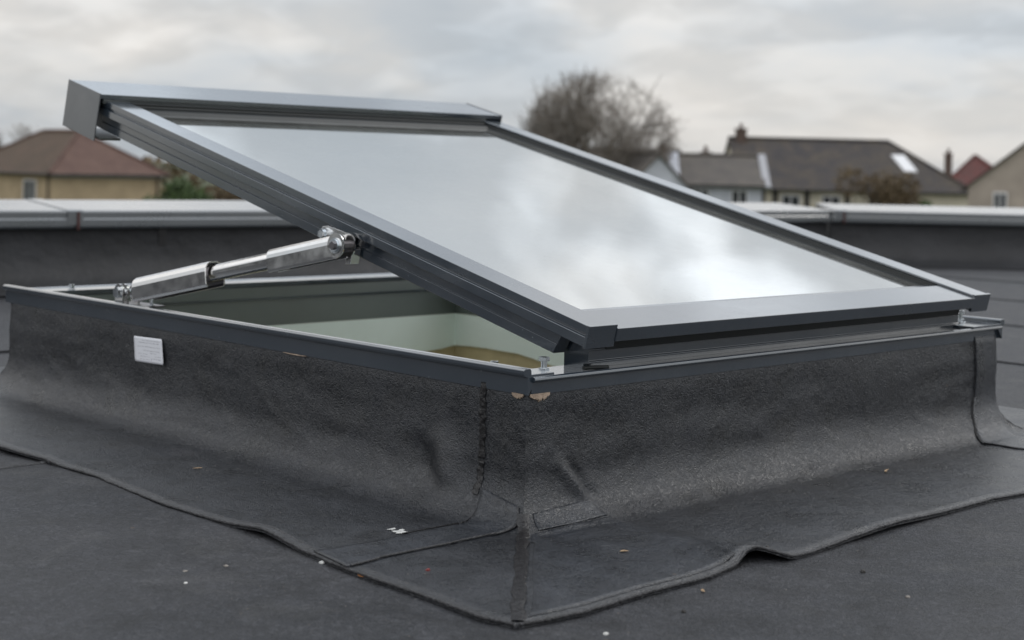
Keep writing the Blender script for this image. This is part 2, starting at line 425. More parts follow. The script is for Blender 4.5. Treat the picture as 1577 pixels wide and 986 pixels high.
def felt_pt(side, u, s):
    """side 0: face towards -x, u runs along y.  side 1: face towards -y, u runs along x"""
    e = -lerp(EL if side == 0 else ER, u)
    if s <= 2: o, z = prof(s)
    else: o = CR+(e-CR)*(s-2); z = -G+.0045
    ridge_ = (1-abs(noise.noise(Vector((u*6.5+s*1.1, s*1.7-u*2, side*11+4)))))**14
    # bulges and slack in the hand laid felt
    nz = noise.noise(Vector((u*3.1, s*1.3, side*5+1)))*.5+noise.noise(Vector((u*8.3, s*2.6, side*7+2)))*.28+noise.noise(Vector((u*19, s*5, side*3)))*.10
    amp = 0 if s <= .08 else .0055*min(1, (s-.08)/.25)
    bul = nz*amp*(min(1, s/.5))
    if s <= .2: o -= .0016*(1-s/.2)
    bul += ridge_*.0014*min(1, s/.6)
    if s <= 1: o += bul
    elif s <= 2:
        o += bul*.9; z += abs(bul)*.8
    else: z += max(nz+.4, -.1)*.0032*(1 if s < 2.8 else .4)+(.0052*min(1, max(0, (u-.57)/.04))*min(1, (s-2)/.3) if side == 0 else 0)
    if side == 1:           # creases near the corner and the edge that lifts
        if .5 < s < 2.2:
            cr = gauss(u, .066+(s-1.2)*.062, .009)
            o += cr*.0080*gauss(s, 1.25, .28)
            cr2 = gauss(u, .081+(s-1.2)*.062, .008)
            o -= cr2*.0045*gauss(s, 1.28, .28)
        if s > 2.2: z += .0105*gauss(u, .098, .022)*((s-2.2)/.8)**1.5
        if s > 2.2: z += .004*gauss(u, .32, .08)*((s-2.2)/.8)
    else:
        if .4 < s < 2.1:   # slack beside the welded seam
            o += .011*gauss(u, .115+(1.3-s)*.03, .022)*gauss(s, 1.15, .35)
            o -= .006*gauss(u, .155+(1.3-s)*.05, .018)*gauss(s, 1.2, .3)
        if s > 2.1: z += .0055*gauss(u, .14, .05)*((s-2.1)/.9)**2
        if s > 2.1: z += .003*gauss(u, .56, .07)*((s-2.1)/.9)
    return o, z
def felt_world(side, uu, s, lift=0):
    """uu 0..1 along the side with mitred ends"""
    L = KB-.012 if side == 0 else KA-.014
    # first guess of outset for the mitre
    o, z = felt_pt(side, uu*L, s)
    u = -o+uu*(L+2*o)
    if s > 2 or True:
        o, z = felt_pt(side, u, s)
    if side == 0: x, y = -o, u
    else: x, y = u, -o
    if z < -G+.03: zz = z+G+rz(x, y)/U*((.03-(z+G))/.03 if z > -G else 1)-G
    else: zz = z
    p = W(x, y, zz)
    return p
SS = [i/14 for i in range(14)]+[1+i/16 for i in range(16)]+[2+i/12 for i in range(13)]
def felt_side(side, NU, name):
    mb = MB(); vs = []; fs = []
    for k in range(NU+1):
        uu = k/NU
        uu = .5-.5*math.cos(math.pi*uu) if False else uu**1.35
        for s in SS: vs.append(felt_world(side, uu, s))
        q = vs[-1]; vs.append(q+Vector((0, 0, -.006)))
    m = len(SS)+1
    for k in range(NU):
        for j in range(m-1): fs.append((k*m+j, k*m+j+1, (k+1)*m+j+1, (k+1)*m+j))
    mb.add(vs, fs, True)
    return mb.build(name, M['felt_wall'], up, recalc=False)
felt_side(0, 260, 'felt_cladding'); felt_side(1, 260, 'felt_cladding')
# the two far sides (plain, turned away from the photograph)
def felt_far_side(side):
    mb = MB(); vs = []; fs = []; NU = 40
    for k in range(NU+1):
        for s in SS[::3]+[3]:
            o = prof(s)[0] if s <= 2 else CR+(.24-CR)*(s-2); z = prof(s)[1] if s <= 2 else -G+.0045
            L = KB if side == 0 else KA
            u = -o+k/NU*(L+2*o)
            vs.append(W(KA-.014+o, u, z) if side == 0 else W(u, KB-.012+o, z))
    m = len(SS[::3])+1
    for k in range(NU):
        for j in range(m-1): fs.append((k*m+j, k*m+j+1, (k+1)*m+j+1, (k+1)*m+j))
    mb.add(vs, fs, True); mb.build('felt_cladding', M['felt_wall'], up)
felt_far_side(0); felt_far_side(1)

def bead(side, u0, u1, n, r, name, mat, off=0):
    mb = MB(); pts = []; L = KB if side == 0 else KA
    for k in range(n+1):
        u = u0+(u1-u0)*k/n
        o, z = felt_pt(side, u, 3.0)
        o += off+noise.noise(Vector((u*40, 1, side)))*.0012
        x, y = (-o, u) if side == 0 else (u, -o)
        pts.append(W(x, y, z)+Vector((0, 0, rz(x, y)-.0015)))
    rads = [r*(1+.35*noise.noise(Vector((k*.35, side*9, 2.2)))+.15*math.sin(k*1.9)) for k in range(n+1)]
    mb.tube(pts, lambda i: rads[i], 7)
    return mb.build(name, mat, up)
bead(0, -.240, 1.4, 520, .0021, 'bitumen_bead', M['bead']); bead(0, -.16, 1.3, 300, .0021, 'bitumen_bead', M['bead'], -.010)
bead(1, -.240, 1.2, 520, .0023, 'bitumen_bead', M['bead'])

def strip(path, wid, th, name, mat, parent, ragged=.3, n=60):
    """a ragged ribbon lying on a surface; path: list of (point, across, normal)"""
    mb = MB(); vs = []; m = len(path)
    for i, (q, ac, nn) in enumerate(path):
        w1 = wid*(1+ragged*noise.noise(Vector((i*.30, 0, wid*99)))*2)*.5; w2 = wid*(1+ragged*noise.noise(Vector((i*.33, 8, wid*77)))*2)*.5
        h = th*(1+.35*noise.noise(Vector((i*.6, 3, 3))))
        vs += [q-ac*w1, q-ac*w1*.6+nn*h*.9, q+nn*h, q+ac*w2*.6+nn*h*.9, q+ac*w2]
    fs = []
    for i in range(m-1):
        for k in range(4): fs.append((i*5+k, i*5+k+1, (i+1)*5+k+1, (i+1)*5+k))
    mb.add(vs, fs, True); return mb.build(name, mat, parent, recalc=False)
def along_face(side, u_of, s0, s1, n, lift):
    out = []
    for i in range(n+1):
        s = s0+(s1-s0)*i/n; u = u_of(s)
        o, z = felt_pt(side, u, s); o2, z2 = felt_pt(side, u, s+.02)
        def P(o, z): return W(-o, u, z) if side == 0 else W(u, -o, z)
        a = P(o, z); tv = (P(o2, z2)-a).normalized()
        ac = Y_ if side == 0 else X_
        nn = tv.cross(ac) if side == 1 else ac.cross(tv)
        if nn.z < 0: nn = -nn
        if side == 0 and nn.x > 0 and abs(nn.z) < .3: nn = -nn
        if side == 1 and nn.y > 0 and abs(nn.z) < .3: nn = -nn
        a = a+nn*lift
        if z < -G+.03: a.z += rz(a.x/U, a.y/U)
        out.append((a, ac, nn))
    return out
# tar welded seam on the left face, 7 cm from the corner, and the one down the mitre on the flat
strip(along_face(0, lambda s: .068, .02, 1.40, 60, .001), .0115, .0016, 'tar_seam', M['tar'], up, .35)
pts = []
for i in range(50):
    s = 1.50+1.47*i/49
    o, z = felt_pt(1, -.04, s); o0, z0 = felt_pt(0, -.04, s); o = (o+o0)/2
    zz = max(z, z0)
    q = W(-o, -o, zz); q.z += rz(-o, -o)
    nn = Vector((-.6, -.6, .5)).normalized() if s < 1.8 else Z_
    pts.append((q+nn*.0012, Vector((.7071, -.7071, 0)), nn))
strip(pts, .015, .0016, 'tar_seam', M['tar'], up, .22)

# felt patches round the foot of the corner
def patch(name, pts2d, th, mat, side, raise_=.0, label=None):
    """pts2d given as (side parameter u, s) on the felt profile; a thin sheet following it"""
    n = 16; mb = MB()
    (a, b_, c, d_) = pts2d     # corners: a-b lower edge, d-c upper edge
    vs = []; fs = []
    for i in range(n*2+1):
        f = i/(n*2)
        for j in range(n+1):
            g = j/n
            u = (a[0]*(1-f)+b_[0]*f)*(1-g)+(d_[0]*(1-f)+c[0]*f)*g
            s = (a[1]*(1-f)+b_[1]*f)*(1-g)+(d_[1]*(1-f)+c[1]*f)*g
            s = min(s+.03*noise.noise(Vector((u*30, 0, 5)))*(1-g), 2.97)
            o, z = felt_pt(side, u, s)
            k = th
            x, y = (-o, u) if side == 0 else (u, -o)
            nn = Vector((-1, 0, 1)) if side == 0 else Vector((0, -1, 1))
            q = W(x, y, z)+nn.normalized()*k
            if z < -G+.03: q.z += rz(x, y)
            vs.append(q)
    m = n+1
    for i in range(n*2):
        for j in range(n): fs.append((i*m+j, i*m+j+1, (i+1)*m+j+1, (i+1)*m+j))
    # edges turned down
    rim = [i*m for i in range(n*2+1)]+[(n*2)*m+j for j in range(1, n+1)]+[i*m+n for i in range(n*2-1, -1, -1)]+[j for j in range(n-1, 0, -1)]
    base = len(vs); vs += [vs[k]+Vector((0, 0, -.0035)) for k in rim]
    L = len(rim)
    for k in range(L): fs.append((rim[k], rim[(k+1) % L], base+(k+1) % L, base+k))
    mb.add(vs, fs, True)
    o = mb.build(name, mat, up, recalc=False)
    if label: o['label'] = label
    return o
def ribbon(name, pairs, th, mat, side, label=None, drop=None):
    """sheet between two outlines given as (u, s) pairs on the felt profile"""
    n = 10; per = 8; vs = []; fs = []; mb = MB(); rows = []
    for (a0, b0), (a1, b1) in zip(pairs, pairs[1:]):
        for k in range(per):
            f = k/per; rows.append(((a0[0]+(a1[0]-a0[0])*f, a0[1]+(a1[1]-a0[1])*f), (b0[0]+(b1[0]-b0[0])*f, b0[1]+(b1[1]-b0[1])*f)))
    rows.append(pairs[-1])
    for i, (a, b_) in enumerate(rows):
        for j in range(n+1):
            g = j/n; u = a[0]+(b_[0]-a[0])*g; s_ = a[1]+(b_[1]-a[1])*g
            if j in (0, n): u += .0016*noise.noise(Vector((i*.8, j, 5)))
            o, z = felt_pt(side, u, s_)
            if drop: z -= drop(u)
            x, y = (-o, u) if side == 0 else (u, -o)
            nn = (Vector((-1, 0, 1)) if side == 0 else Vector((0, -1, 1))).normalized()
            if s_ < 1: nn = Vector((-1, 0, 0)) if side == 0 else Vector((0, -1, 0))
            q = W(x, y, z)+nn*th
            if z < -G+.03: q.z += rz(x, y)
            vs.append((q, nn))
    m = n+1; R_ = len(rows)
    for i in range(R_-1):
        for j in range(n): fs.append((i*m+j, i*m+j+1, (i+1)*m+j+1, (i+1)*m+j))
    rim = [i*m for i in range(R_)]+[(R_-1)*m+j for j in range(1, m)]+[i*m+n for i in range(R_-2, -1, -1)]+[j for j in range(n-1, 0, -1)]
    base = len(vs); P_ = [q for q, _ in vs]+[vs[k][0]-vs[k][1]*(th+.001) for k in rim]; L = len(rim)
    mb.add(P_, fs, True); mb.add([], [])
    mb.f += [(rim[k], rim[(k+1) % L], base+(k+1) % L, base+k) for k in range(L)]; mb.sm += [False]*L
    o = mb.build(name, mat, up, recalc=False)
    if label: o['label'] = label
    return o
ribbon('felt_patch', [((.062, 1.30), (-.004, 1.42)), ((.050, 1.60), (-.018, 1.68)), ((.044, 1.90), (-.012, 1.95)), ((.043, 2.30), (-.011, 2.36)), ((.044, 2.68), (-.009, 2.74)), ((.052, 2.98), (-.014, 3.0))], .0026, M['felt_patch'], 0,
       label='felt tongue lapped round the foot of the front corner out to the apron edge')
ribbon('felt_patch', [((-.014, 1.78), (-.002, 1.50)), ((.045, 1.78), (.045, 1.48)), ((.094, 1.76), (.084, 1.46))], .0012, M['felt_patch'], 1)
ribbon('corner_sheet', [((-.026, 1.82), (.094, 1.80)), ((-.045, 2.05), (.096, 2.10)), ((-.135, 2.5), (.100, 2.5)), ((-.222, 2.95), (.078, 2.95))], .0011, M['felt_patch'], 1)
ribbon('felt_strip', [((.926, .02), (.986, .02)), ((.927, 1.0), (.988, 1.0)), ((.905, 1.5), (.990, 1.5)), ((.866, 2.0), (.966, 2.0)), ((.866, 2.25), (.956, 2.12)), ((.90, 2.7), (.98, 2.5))], .0030, M['felt_patch'], 1)
def edge_cord(side, uv, r, mat):
    mb = MB(); pts = []
    for (u0, s0), (u1, s1) in zip(uv, uv[1:]):
        for k in range(40):
            f = k/40; u = u0+(u1-u0)*f; s = s0+(s1-s0)*f
            o, z = felt_pt(side, u, s); x, y = (-o, u) if side == 0 else (u, -o)
            pts.append(W(x, y, z)+Vector((0, 0, .002+rz(x, y))))
    mb.tube(pts, lambda i: r*(1+.4*noise.noise(Vector((i*.4, 5, 5)))), 6); return mb.build('bitumen_bead', mat, up)
edge_cord(0, [(-.014, 2.98), (-.009, 2.74), (-.011, 2.36), (-.012, 1.95), (-.018, 1.68), (-.004, 1.44)], .0014, M['bead'])
edge_cord(0, [(.048, 2.4), (.044, 1.90), (.050, 1.60)], .0010, M['tar'])
edge_cord(1, [(.926, .03), (.927, 1.0), (.905, 1.5), (.866, 2.0), (.866, 2.25), (.90, 2.7)], .0012, M['tar'])
# exposed board where the felt has torn under the corner trims
def torn(side, u0, u1, zt_, dep, n=40):
    mb = MB(); vs = []; fs = []
    for i in range(n+1):
        u = u0+(u1-u0)*i/n; f = i/n
        k = (math.sin(math.pi*min(1, f*.95+.02))**.5)*(1+.45*noise.noise(Vector((i*.35, 2, side*3+u0*50)))+.45*noise.noise(Vector((i*1.3, 2, side*3))))
        for zz, oo in ((zt_, .0009), (zt_-dep*max(.05, k), .0012), (zt_-dep*max(.05, k)-.0004, -.0004)):
            oo += .0006*noise.noise(Vector((i*.9, zz*900, 1)))
            vs.append(W(-oo, u, zz) if side == 0 else W(u, -oo, zz))
    for i in range(n):
        for j in range(2): fs.append((i*3+j, i*3+j+1, (i+1)*3+j+1, (i+1)*3+j))
    mb.add(vs, fs); return mb.build('exposed_timber', M['timber'], up, recalc=False)
torn(0, .004, .022, -.017, .0050); torn(1, .004, .034, -.017, .0066); torn(0, .395, .445, -.018, .0013)
# timber carcass behind the felt
b = MB()
for lo, hi in (((.016, .016), (.055, KB-.016)), ((KA-.055, .016), (KA-.026, KB-.016)), ((.056, .016), (KA-.056, .050)), ((.056, KB-.050), (KA-.056, KB-.016))):
    b.box((lo[0]*U, lo[1]*U, .001), (hi[0]*U, hi[1]*U, (G-.021)*U))
b.build('timber_kerb', M['timber'], up)
# inner linings: grey frame band, white reveal with a hand cut lower edge, tan boarding below it
def lining(name, mat, z0f, z1f, inset, faces=(0, 1, 2, 3)):
    mb = MB(); xa, xb, ya, yb = .064+inset, .940-inset, .052+inset, KB-.052-inset
    segs = [((xa, yb), (xb, yb)), ((xb, yb), (xb, ya)), ((xb, ya), (xa, ya)), ((xa, ya), (xa, yb))]
    k0 = 0
    for a, c in segs:
        n = 24; vs = []
        for i in range(n+1):
            f = i/n; x = a[0]+(c[0]-a[0])*f; y = a[1]+(c[1]-a[1])*f
            vs += [W(x, y, z0f(k0+f)), W(x, y, z1f(k0+f))]
        mb.add(vs, [(i*2, i*2+1, i*2+3, i*2+2) for i in range(n)]); k0 += 1
    return mb.build(name, mat, up, recalc=False)
lining('inner_trim', M['alu_lining'], lambda f: -.007, lambda f: -.078, .004)
lining('inner_ledge', M['alu'], lambda f: -.0265, lambda f: -.0305, .007)
wav = lambda f: -.138-.028*abs(math.sin(f*2.6+.35))-.012*noise.noise(Vector((f*9, 0, 0)))
lining('plaster_reveal', M['plaster'], lambda f: -.078, wav, .0075)
lining('lining_board', M['tan_board'], lambda f: -.070, lambda f: -.46, .002)

# sticker with printed lines on the left face
def paper_mat():
    m, t, b, o = new_mat('sticker_paper')
    b.inputs['Base Color'].default_value = (.80, .81, .86, 1); b.inputs['Roughness'].default_value = .55
    return m
M['paper'] = paper_mat(); M['ink'] = simple('ink', (.05, .05, .07), .6, 0, .3, 60)
LB = [(.812, -.033), (.735, -.0305), (.729, -.0665), (.807, -.069)]
def lab(f, g, o):          # f from left to right in the photo, g downwards
    y = (LB[0][0]*(1-f)+LB[1][0]*f)*(1-g)+(LB[3][0]*(1-f)+LB[2][0]*f)*g
    z = (LB[0][1]*(1-f)+LB[1][1]*f)*(1-g)+(LB[3][1]*(1-f)+LB[2][1]*f)*g
    return W(-.0032-o, y, z)
mb = MB(); n = 12; vs = []
for i in range(n+1):
    for j in range(n+1):
        f, g = i/n, j/n
        # rounded corners
        cx = max(0, abs(f-.5)-.44)/.06; cy = max(0, abs(g-.5)-.44)/.06
        f2, g2 = f, g
        if cx > 0 and cy > 0:
            f2 = .5+math.copysign(.44+.06*.75, f-.5) if cx > .9 and cy > .9 else f
        vs.append(lab(f2, g, .0004*math.sin(f*3)+.0002))
m = n+1
mb.add(vs, [(i*m+j, i*m+j+1, (i+1)*m+j+1, (i+1)*m+j) for i in range(n) for j in range(n)], True)
st = mb.build('sticker', M['paper'], up, recalc=False); st['label'] = 'small white paper sticker with printed lines'
mod = st.modifiers.new('thick', 'SOLIDIFY'); mod.thickness = .0004
mb = MB(); random.seed(3)
rows = [(.30, .92, .13, .6), (.17, .90, .22, .8), (.13, .93, .37, .6), (.34, .93, .52, .7), (.57, .78, .61, .5), (.16, .50, .66, .5), (.74, .93, .72, .5), (.22, .53, .76, .6), (.60, .93, .82, .9), (.2, .62, .87, .5)]
for f0, f1, g, ht in rows:
    f = f0
    while f < f1:
        w = random.uniform(.035, .10)
        hh = .010+.008*ht
        e = min(f+w, f1)
        # words as rows of small letter strokes
        k = f
        while k < e:
            dk = .008; ga = random.uniform(-.004, .004); h1 = hh*random.choice((1, .7, .8, 1.1))
            vs = [lab(k, g+ga-h1/2, .0007), lab(k+dk, g+ga-h1/2, .0007), lab(k+dk, g+ga+h1/2, .0007), lab(k, g+ga+h1/2, .0007)]
            mb.add(vs, [(0, 1, 2, 3)]); k += .0125
        f = e+.028
mb.build('printed_lines', M['ink'], st, recalc=False)

# ------------------------------------------------------------------ the rooflight
sk = thing('rooflight', 'dark grey aluminium flat glass rooflight propped open on the felt upstand', 'rooflight', W(.5, .6, -.006))
# kerb frame: rims on the sides towards -x and +x stand proud, the bead sides lie lower
Z0 = W(0, 0, 0).z
O0 = W(0, 0, 0)
side_prof = sc_([(.000, -.0183), (.000, .0005), (-.0048, .0025), (-.0060, .0050), (-.0060, .0088), (-.0035, .0106), (.0035, .0106), (.0055, .0086), (.0058, .0040), (.085, .0040), (.085, -.004), (.012, -.004), (.0015, -.0183)])
left_prof = sc_([(.000, -.0183), (.000, .0005), (-.0048, .0025), (-.0060, .0050), (-.0060, .0088), (-.0035, .0106), (.0035, .0106), (.0055, .0086), (.0058, .0040), (.040, .0040), (.040, -.004), (.012, -.004), (.0015, -.0183)])
bead_prof = sc_([(.000, -.0183), (.000, -.0052), (-.0040, -.0045), (-.0058, -.0022), (-.0050, .0006), (-.0020, .0016), (.002, .0006), (.004, -.0002), (.056, -.0002), (.056, -.006), (.012, -.006), (.0015, -.0183)])
b = MB(); b.prism(left_prof, O0, X_, Z_, Y_, -.0010*U, (KB+.008)*U); b.build('kerb_rail', M['alu'], sk, .0006)
b = MB(); b.box((.0125*U, .058*U, -.0155*U), (.078*U, (KB-.06)*U, -.012*U), O0); b.build('inner_kerb_ledge', M['alu'], sk)
b = MB(); b.prism(side_prof, W(KA, 0, 0), -X_, Z_, Y_, -.0045*U, (KB+.006)*U); b.build('kerb_rail', M['alu'], sk, .0006)
b = MB(); b.prism(bead_prof, O0, Y_, Z_, X_, .0068*U, (KA-.001)*U); b.build('kerb_rail', M['alu'], sk, .0006)
back_prof = [(a, c+(.003 if c > -.004 else 0)) for a, c in bead_prof]
b = MB(); b.prism(back_prof, W(0, KB, 0), -Y_, Z_, X_, .0085*U, (KA-.0085)*U); b.build('kerb_rail', M['alu'], sk, .0006)

# sash frame of reference
TL = R(13.6975)
SO = W(0, -.0145, .0522); SV = Vector((0, math.cos(TL), math.sin(TL))); SN = Vector((0, -math.sin(TL), math.cos(TL)))
XS0, XS1 = .0788, .9372
def spt(x, v, w): return SO+X_*x*U+SV*v*U+SN*w*U
# side rail section (x inwards, w up): face, shadow step, lower face
rail = [(.0, .0), (.0, -.0088), (.0022, -.0100), (.0022, -.0118), (-.0006, -.0130), (-.0006, -.0236), (.0, -.0242), (.040, -.0242), (.0425, -.0235), (.0425, -.0145), (.0400, -.0135), (.0400, -.0040), (.0415, -.0030), (.0415, -.0006), (.0405, .0)]
for s_, x0_, X1 in ((0, XS0, X_), (1, XS1, -X_)):
    b = MB(); b.prism(sc_(rail), SO+X_*x0_*U, X1, SN, SV, .0015*U, 1.138*U); r_ = b.build('sash_rail', M['alu'], sk, .0006)
    # closing cap at the low end
    b = MB(); b.prism(sc_([(-.0022, .0012), (-.0022, -.0250), (.0435, -.0250), (.0435, .0012)]), SO+X_*x0_*U, X1, SN, SV, -.0030*U, .0013*U)
    b.build('end_cap', M['alu'], r_, .0006)
    # hanging inner profile
    lo = [(.0105, -.0243), (.0105, -.0372), (.0120, -.0380), (.0105, -.0388), (.0105, -.0505), (.0135, -.0515), (.030, -.0515), (.030, -.0243)]
    b = MB(); b.prism(sc_(lo), SO+X_*x0_*U, X1, SN, SV, lambda a, c: (.046-.35*(c/U+.0243))*U*1.0, 1.128*U); b.build('inner_sash_rail', M['alu'], sk, .0005)
    # glazing gasket steps
    b = MB(); b.prism(sc_([(.0412, -.0145), (.0412, -.0036), (.0438, -.0042), (.0444, -.0075), (.0455, -.0078), (.0462, -.0105), (.0500, -.0118), (.0500, -.0140)]), SO+X_*x0_*U, X1, SN, SV, .064*U, 1.09*U); b.build('gasket', M['rubber'], sk, .0003)
# front beam: glazing lip, flat top, small front face
fb = [(-.0128, -.0022), (.0600, -.0022), (.0640, -.0052), (.0745, -.0068), (.0760, -.0140), (.0760, -.0240), (.010, -.0240), (.006, -.0150), (-.0105, -.0150), (-.0128, -.0165)]
fb = [(-.0045, -.0030), (.0560, -.0030), (.0590, -.0062), (.0720, -.0072), (.0735, -.0130), (.0735, -.0230), (.008, -.0230), (.008, -.0185), (-.0045, -.0185)]
b = MB(); b.prism(sc_(fb), SO, SV, SN, X_, (XS0+.0432)*U, (XS1-.0432)*U); b.build('front_beam', M['alu'], sk, .0008)
b = MB(); b.prism(sc_([(.012, -.0235), (.012, -.034), (.050, -.034), (.050, -.0235)]), SO, SV, SN, X_, (XS0+.05)*U, (XS1-.05)*U); b.build('sash_rebate', M['rubber'], sk)
# fixed hinge profile standing on the kerb
hp = [(.024, -.0004), (.024, .0050), (.0145, .0062), (.0145, .0080), (.0165, .0090), (.0165, .0200), (.0130, .0210), (.0130, .0226), (.0180, .0236), (.0200, .0340), (.030, .0365), (.055, .0365), (.055, -.0004)]
b = MB(); b.prism(sc_(hp), O0, Y_, Z_, X_, (XS0+.033)*U, (XS1-.030)*U); b.build('hinge_profile', M['alu'], sk, .0004)
b = MB(); q = W(XS0+.033, .0145, .0015); b.tube([q+Vector((-.016, -.004, .0015)), q+Vector((.002, -.004, .001)), q+Vector((.030, -.006, -.0005))], .0028, 8); b.build('gasket_tail', M['rubber'], sk)
# glass
b = MB(); b.box(((XS0+.0425)*U, .070*U, -.032*U), ((XS1-.0425)*U, 1.12*U, -.0120*U), SO, X_, SV, SN); b.build('glass_pane', M['glass'], sk, .0006)
# seals at the top of the pane
b = MB(); b.prism(sc_([(1.072, -.0119), (1.078, -.0075), (1.090, -.0070), (1.090, -.0119)]), SO, SV, SN, X_, (XS0+.045)*U, (XS1-.045)*U); b.build('gasket', M['rubber'], sk)
b = MB(); b.prism(sc_([(1.0905, -.030), (1.0905, -.0050), (1.094, -.0035), (1.094, .0000), (1.100, .0005), (1.100, -.030)]), SO, SV, SN, X_, (XS0+.042)*U, (XS1-.042)*U); b.build('inner_beam_face', M['rubber'], sk, .0004)
# top beam: an open channel with plates on its two ends
VT, VB, W1, PL = 1.105, 1.2147, .0117, .0779
cz = [(VT, W1-.001), (VT, W1-.0085), (VT+.003, W1-.0085), (VT+.004, W1-.0045), (VB-.004, W1-.0045), (VB-.004, W1-.050), (VB, W1-.050), (VB, W1-.001)]
tb_ = MB(); tb_.prism(sc_(cz), SO, SV, SN, X_, (XS0-.0095)*U, (XS1+.0095)*U); tb = tb_.build('top_beam', M['alu'], sk, .0006)
b = MB(); b.prism(sc_([(VT+.001, W1-.006), (VT+.001, W1-.062), (VB-.050, W1-.062), (VB-.050, W1-.006)]), SO, SV, SN, X_, (XS0+.012)*U, (XS1-.030)*U); b.build('beam_core', M['alu_dark'], tb)
b = MB(); b.prism(sc_([(VT-.010, W1-PL+.004), (VT-.010, W1-PL+.0075), (VT+.062, W1-PL+.0075), (VT+.062, W1-PL+.004)]), SO, SV, SN, X_, (XS0-.006)*U, (XS0+.030)*U); b.build('end_bracket', M['alu_dark'], tb)
for xe in (XS0-.0115, XS1+.0096):
    b = MB(); b.prism(sc_([(VT, W1), (VB, W1), (VB, W1-PL), (VT, W1-PL)]), SO, SV, SN, X_, xe*U, (xe+.0019)*U)
    b.build('end_plate', M['alu_cap'], tb, .0004)
b = MB(); b.box(((XS0-.005)*U, (VT-.002)*U, (W1-.016)*U), ((XS0+.010)*U, (VT+.004)*U, (W1-.009)*U), SO, X_, SV, SN); b.build('end_clip', M['alu_dark'], tb, .0003)

# bolts
def hexbolt(x, y, z, h, r, name='bolt'):
    q = W(x, y, z)
    b = MB(); b.tube([q, q+Z_*h], r*.55, 12); 
    for k, (z0_, z1_, rr) in enumerate(((h-.0050, h, r), (.002, .0065, r*.95))):
        b.tube([q+Z_*z0_, q+Z_*z1_], rr, 6, smooth=False)
    o = b.build(name, M['zinc'], sk, .0004)
    w_ = MB(); w_.tube([q+Z_*.0001, q+Z_*.0016], r*1.35, 20); w_.build('washer', M['zinc'], o, .0002)
    return o
hexbolt(.046, .021, .0002, .021, .0078)
hexbolt(.066, .122, -.0118, .0150, .0062)
hexbolt(.955, .040, .0042, .022, .0075)
hexbolt(.098, KB-.030, .0030, .0080, .0060)
b = MB(); q = W(.027, .0105, .0002); b.box((0, 0, 0), (.017, .011, .0035), q); b.build('fixing_clip', M['zinc'], sk, .0006)

# opening strut
A0 = W(.0345, .896, .0225); A1 = W(.055, .560, .0915); A2 = W(.0640, .4125, .1182)
AX = (A2-A0).normalized(); LT = (A2-A0).length
SX = (X_-AX*AX.dot(X_)).normalized(); SZ = SX.cross(AX).normalized()
if SZ.z < 0: SZ = -SZ
strut = MB().build('opening_strut', M['steel'], sk) if False else None
def chan(name, s0, s1, w, h, th, mat, up_=0):
    """faceted channel section open underneath, around the strut axis"""
    outer = [(-w*.42, -h*.50), (-w*.5, -h*.40), (-w*.5, h*.08), (-w*.47, h*.22), (-w*.38, h*.35), (-w*.22, h*.44), (w*.22, h*.44), (w*.38, h*.35), (w*.47, h*.22), (w*.5, h*.08), (w*.5, -h*.40), (w*.42, -h*.50)]
    inner = [(a*(1-2*th/w), b_-th if b_ > 0 else b_+(th*.2 if b_ > -h*.45 else .0003)) for a, b_ in reversed(outer)]
    b = MB(); b.prism([(a, c+up_) for a, c in outer+inner], A0, SX, SZ, AX, s0, s1); return b.build(name, mat, sk, .0008, 3)
LTot = LT
barrel = chan('strut_barrel', .040, .262, .040, .046, .0025, M['steel'])
b = MB(); b.tube([A0+AX*.03, A0+AX*.257], .0150, 16); b.build('strut_motor', M['steel_dark'], sk)
sb = chan('strut_sleeve', .420, LT-.001, .025, .040, .002, M['steel'])
b = MB(); b.tube([A0+AX*.40, A0+AX*(LT-.004)], .0095, 16); b.build('strut_core', M['steel_dark'], sb)
b = MB(); b.prism([(.0128*math.cos(a_*.5236+.26), .0142*math.sin(a_*.5236+.26)) for a_ in range(12)], A0, SX, SZ, AX, .25, .44); b.build('strut_rod', M['steel'], sk, .0012, 3)
# lower bearing: two lugs on a foot, pin through them
foot = MB(); fo = W(.0345, .896, .0042)
foot.box((-.020, -.085, 0), (.026, .014, .0030), fo); ft = foot.build('strut_foot', M['steel_dark'], sk, .0006)
for dx in (-.020, -.010, .012):
    b = MB(); b.tube([A0+SX*dx-AX*.002, A0+SX*(dx+.004)-AX*.002], .0150, 20); b.box((dx, -.013, -.0235), (dx+.004, .013, .0), A0); b.build('lug', M['steel'], ft, .0005)
b = MB(); b.tube([A0-SX*.0255, A0+SX*.024], .0062, 14); b.tube([A0-SX*.0270, A0-SX*.0205], .0098, 6, smooth=False); b.build('pin', M['zinc'], ft, .0006)
b = MB(); q = W(.040, .838, .0042); b.tube([q, q+Z_*.020], .0035, 10); b.tube([q+Z_*.0, q+Z_*.004], .0065, 6, smooth=False); b.build('screw', M['zinc'], ft)
# upper bearing: bent plate bolted to the sash rail
def plate_pts(): return None
PO = spt(XS0+.0090, .468, -.042)
b = MB(); b.prism([(-.043, -.020), (-.043, .017), (-.036, .020), (.028, .016), (.042, .011), (.047, .002), (.044, -.009), (.030, -.018), (-.010, -.024)], PO, SV, SN, X_, -.0040, -.0005); pl = b.build('strut_plate', M['steel'], sk, .0006)
b = MB(); b.tube([A2-SX*.0125, A2-SX*.0105], .0195, 28); b.tube([A2+SX*.0100, A2+SX*.0122], .0195, 28); b.build('sleeve_eye', M['steel'], pl, .0006)
b = MB(); b.tube([A2-SX*.0150, A2-SX*.0124], .0120, 24); b.tube([A2-SX*.0168, A2-SX*.0148], .0098, 20); b.build('pin_washer', M['zinc'], pl, .0005)
b = MB(); b.tube([A2-SX*.0205, A2+SX*.018], .0066, 6, smooth=False); b.build('pin', M['steel_dark'], pl, .0005)
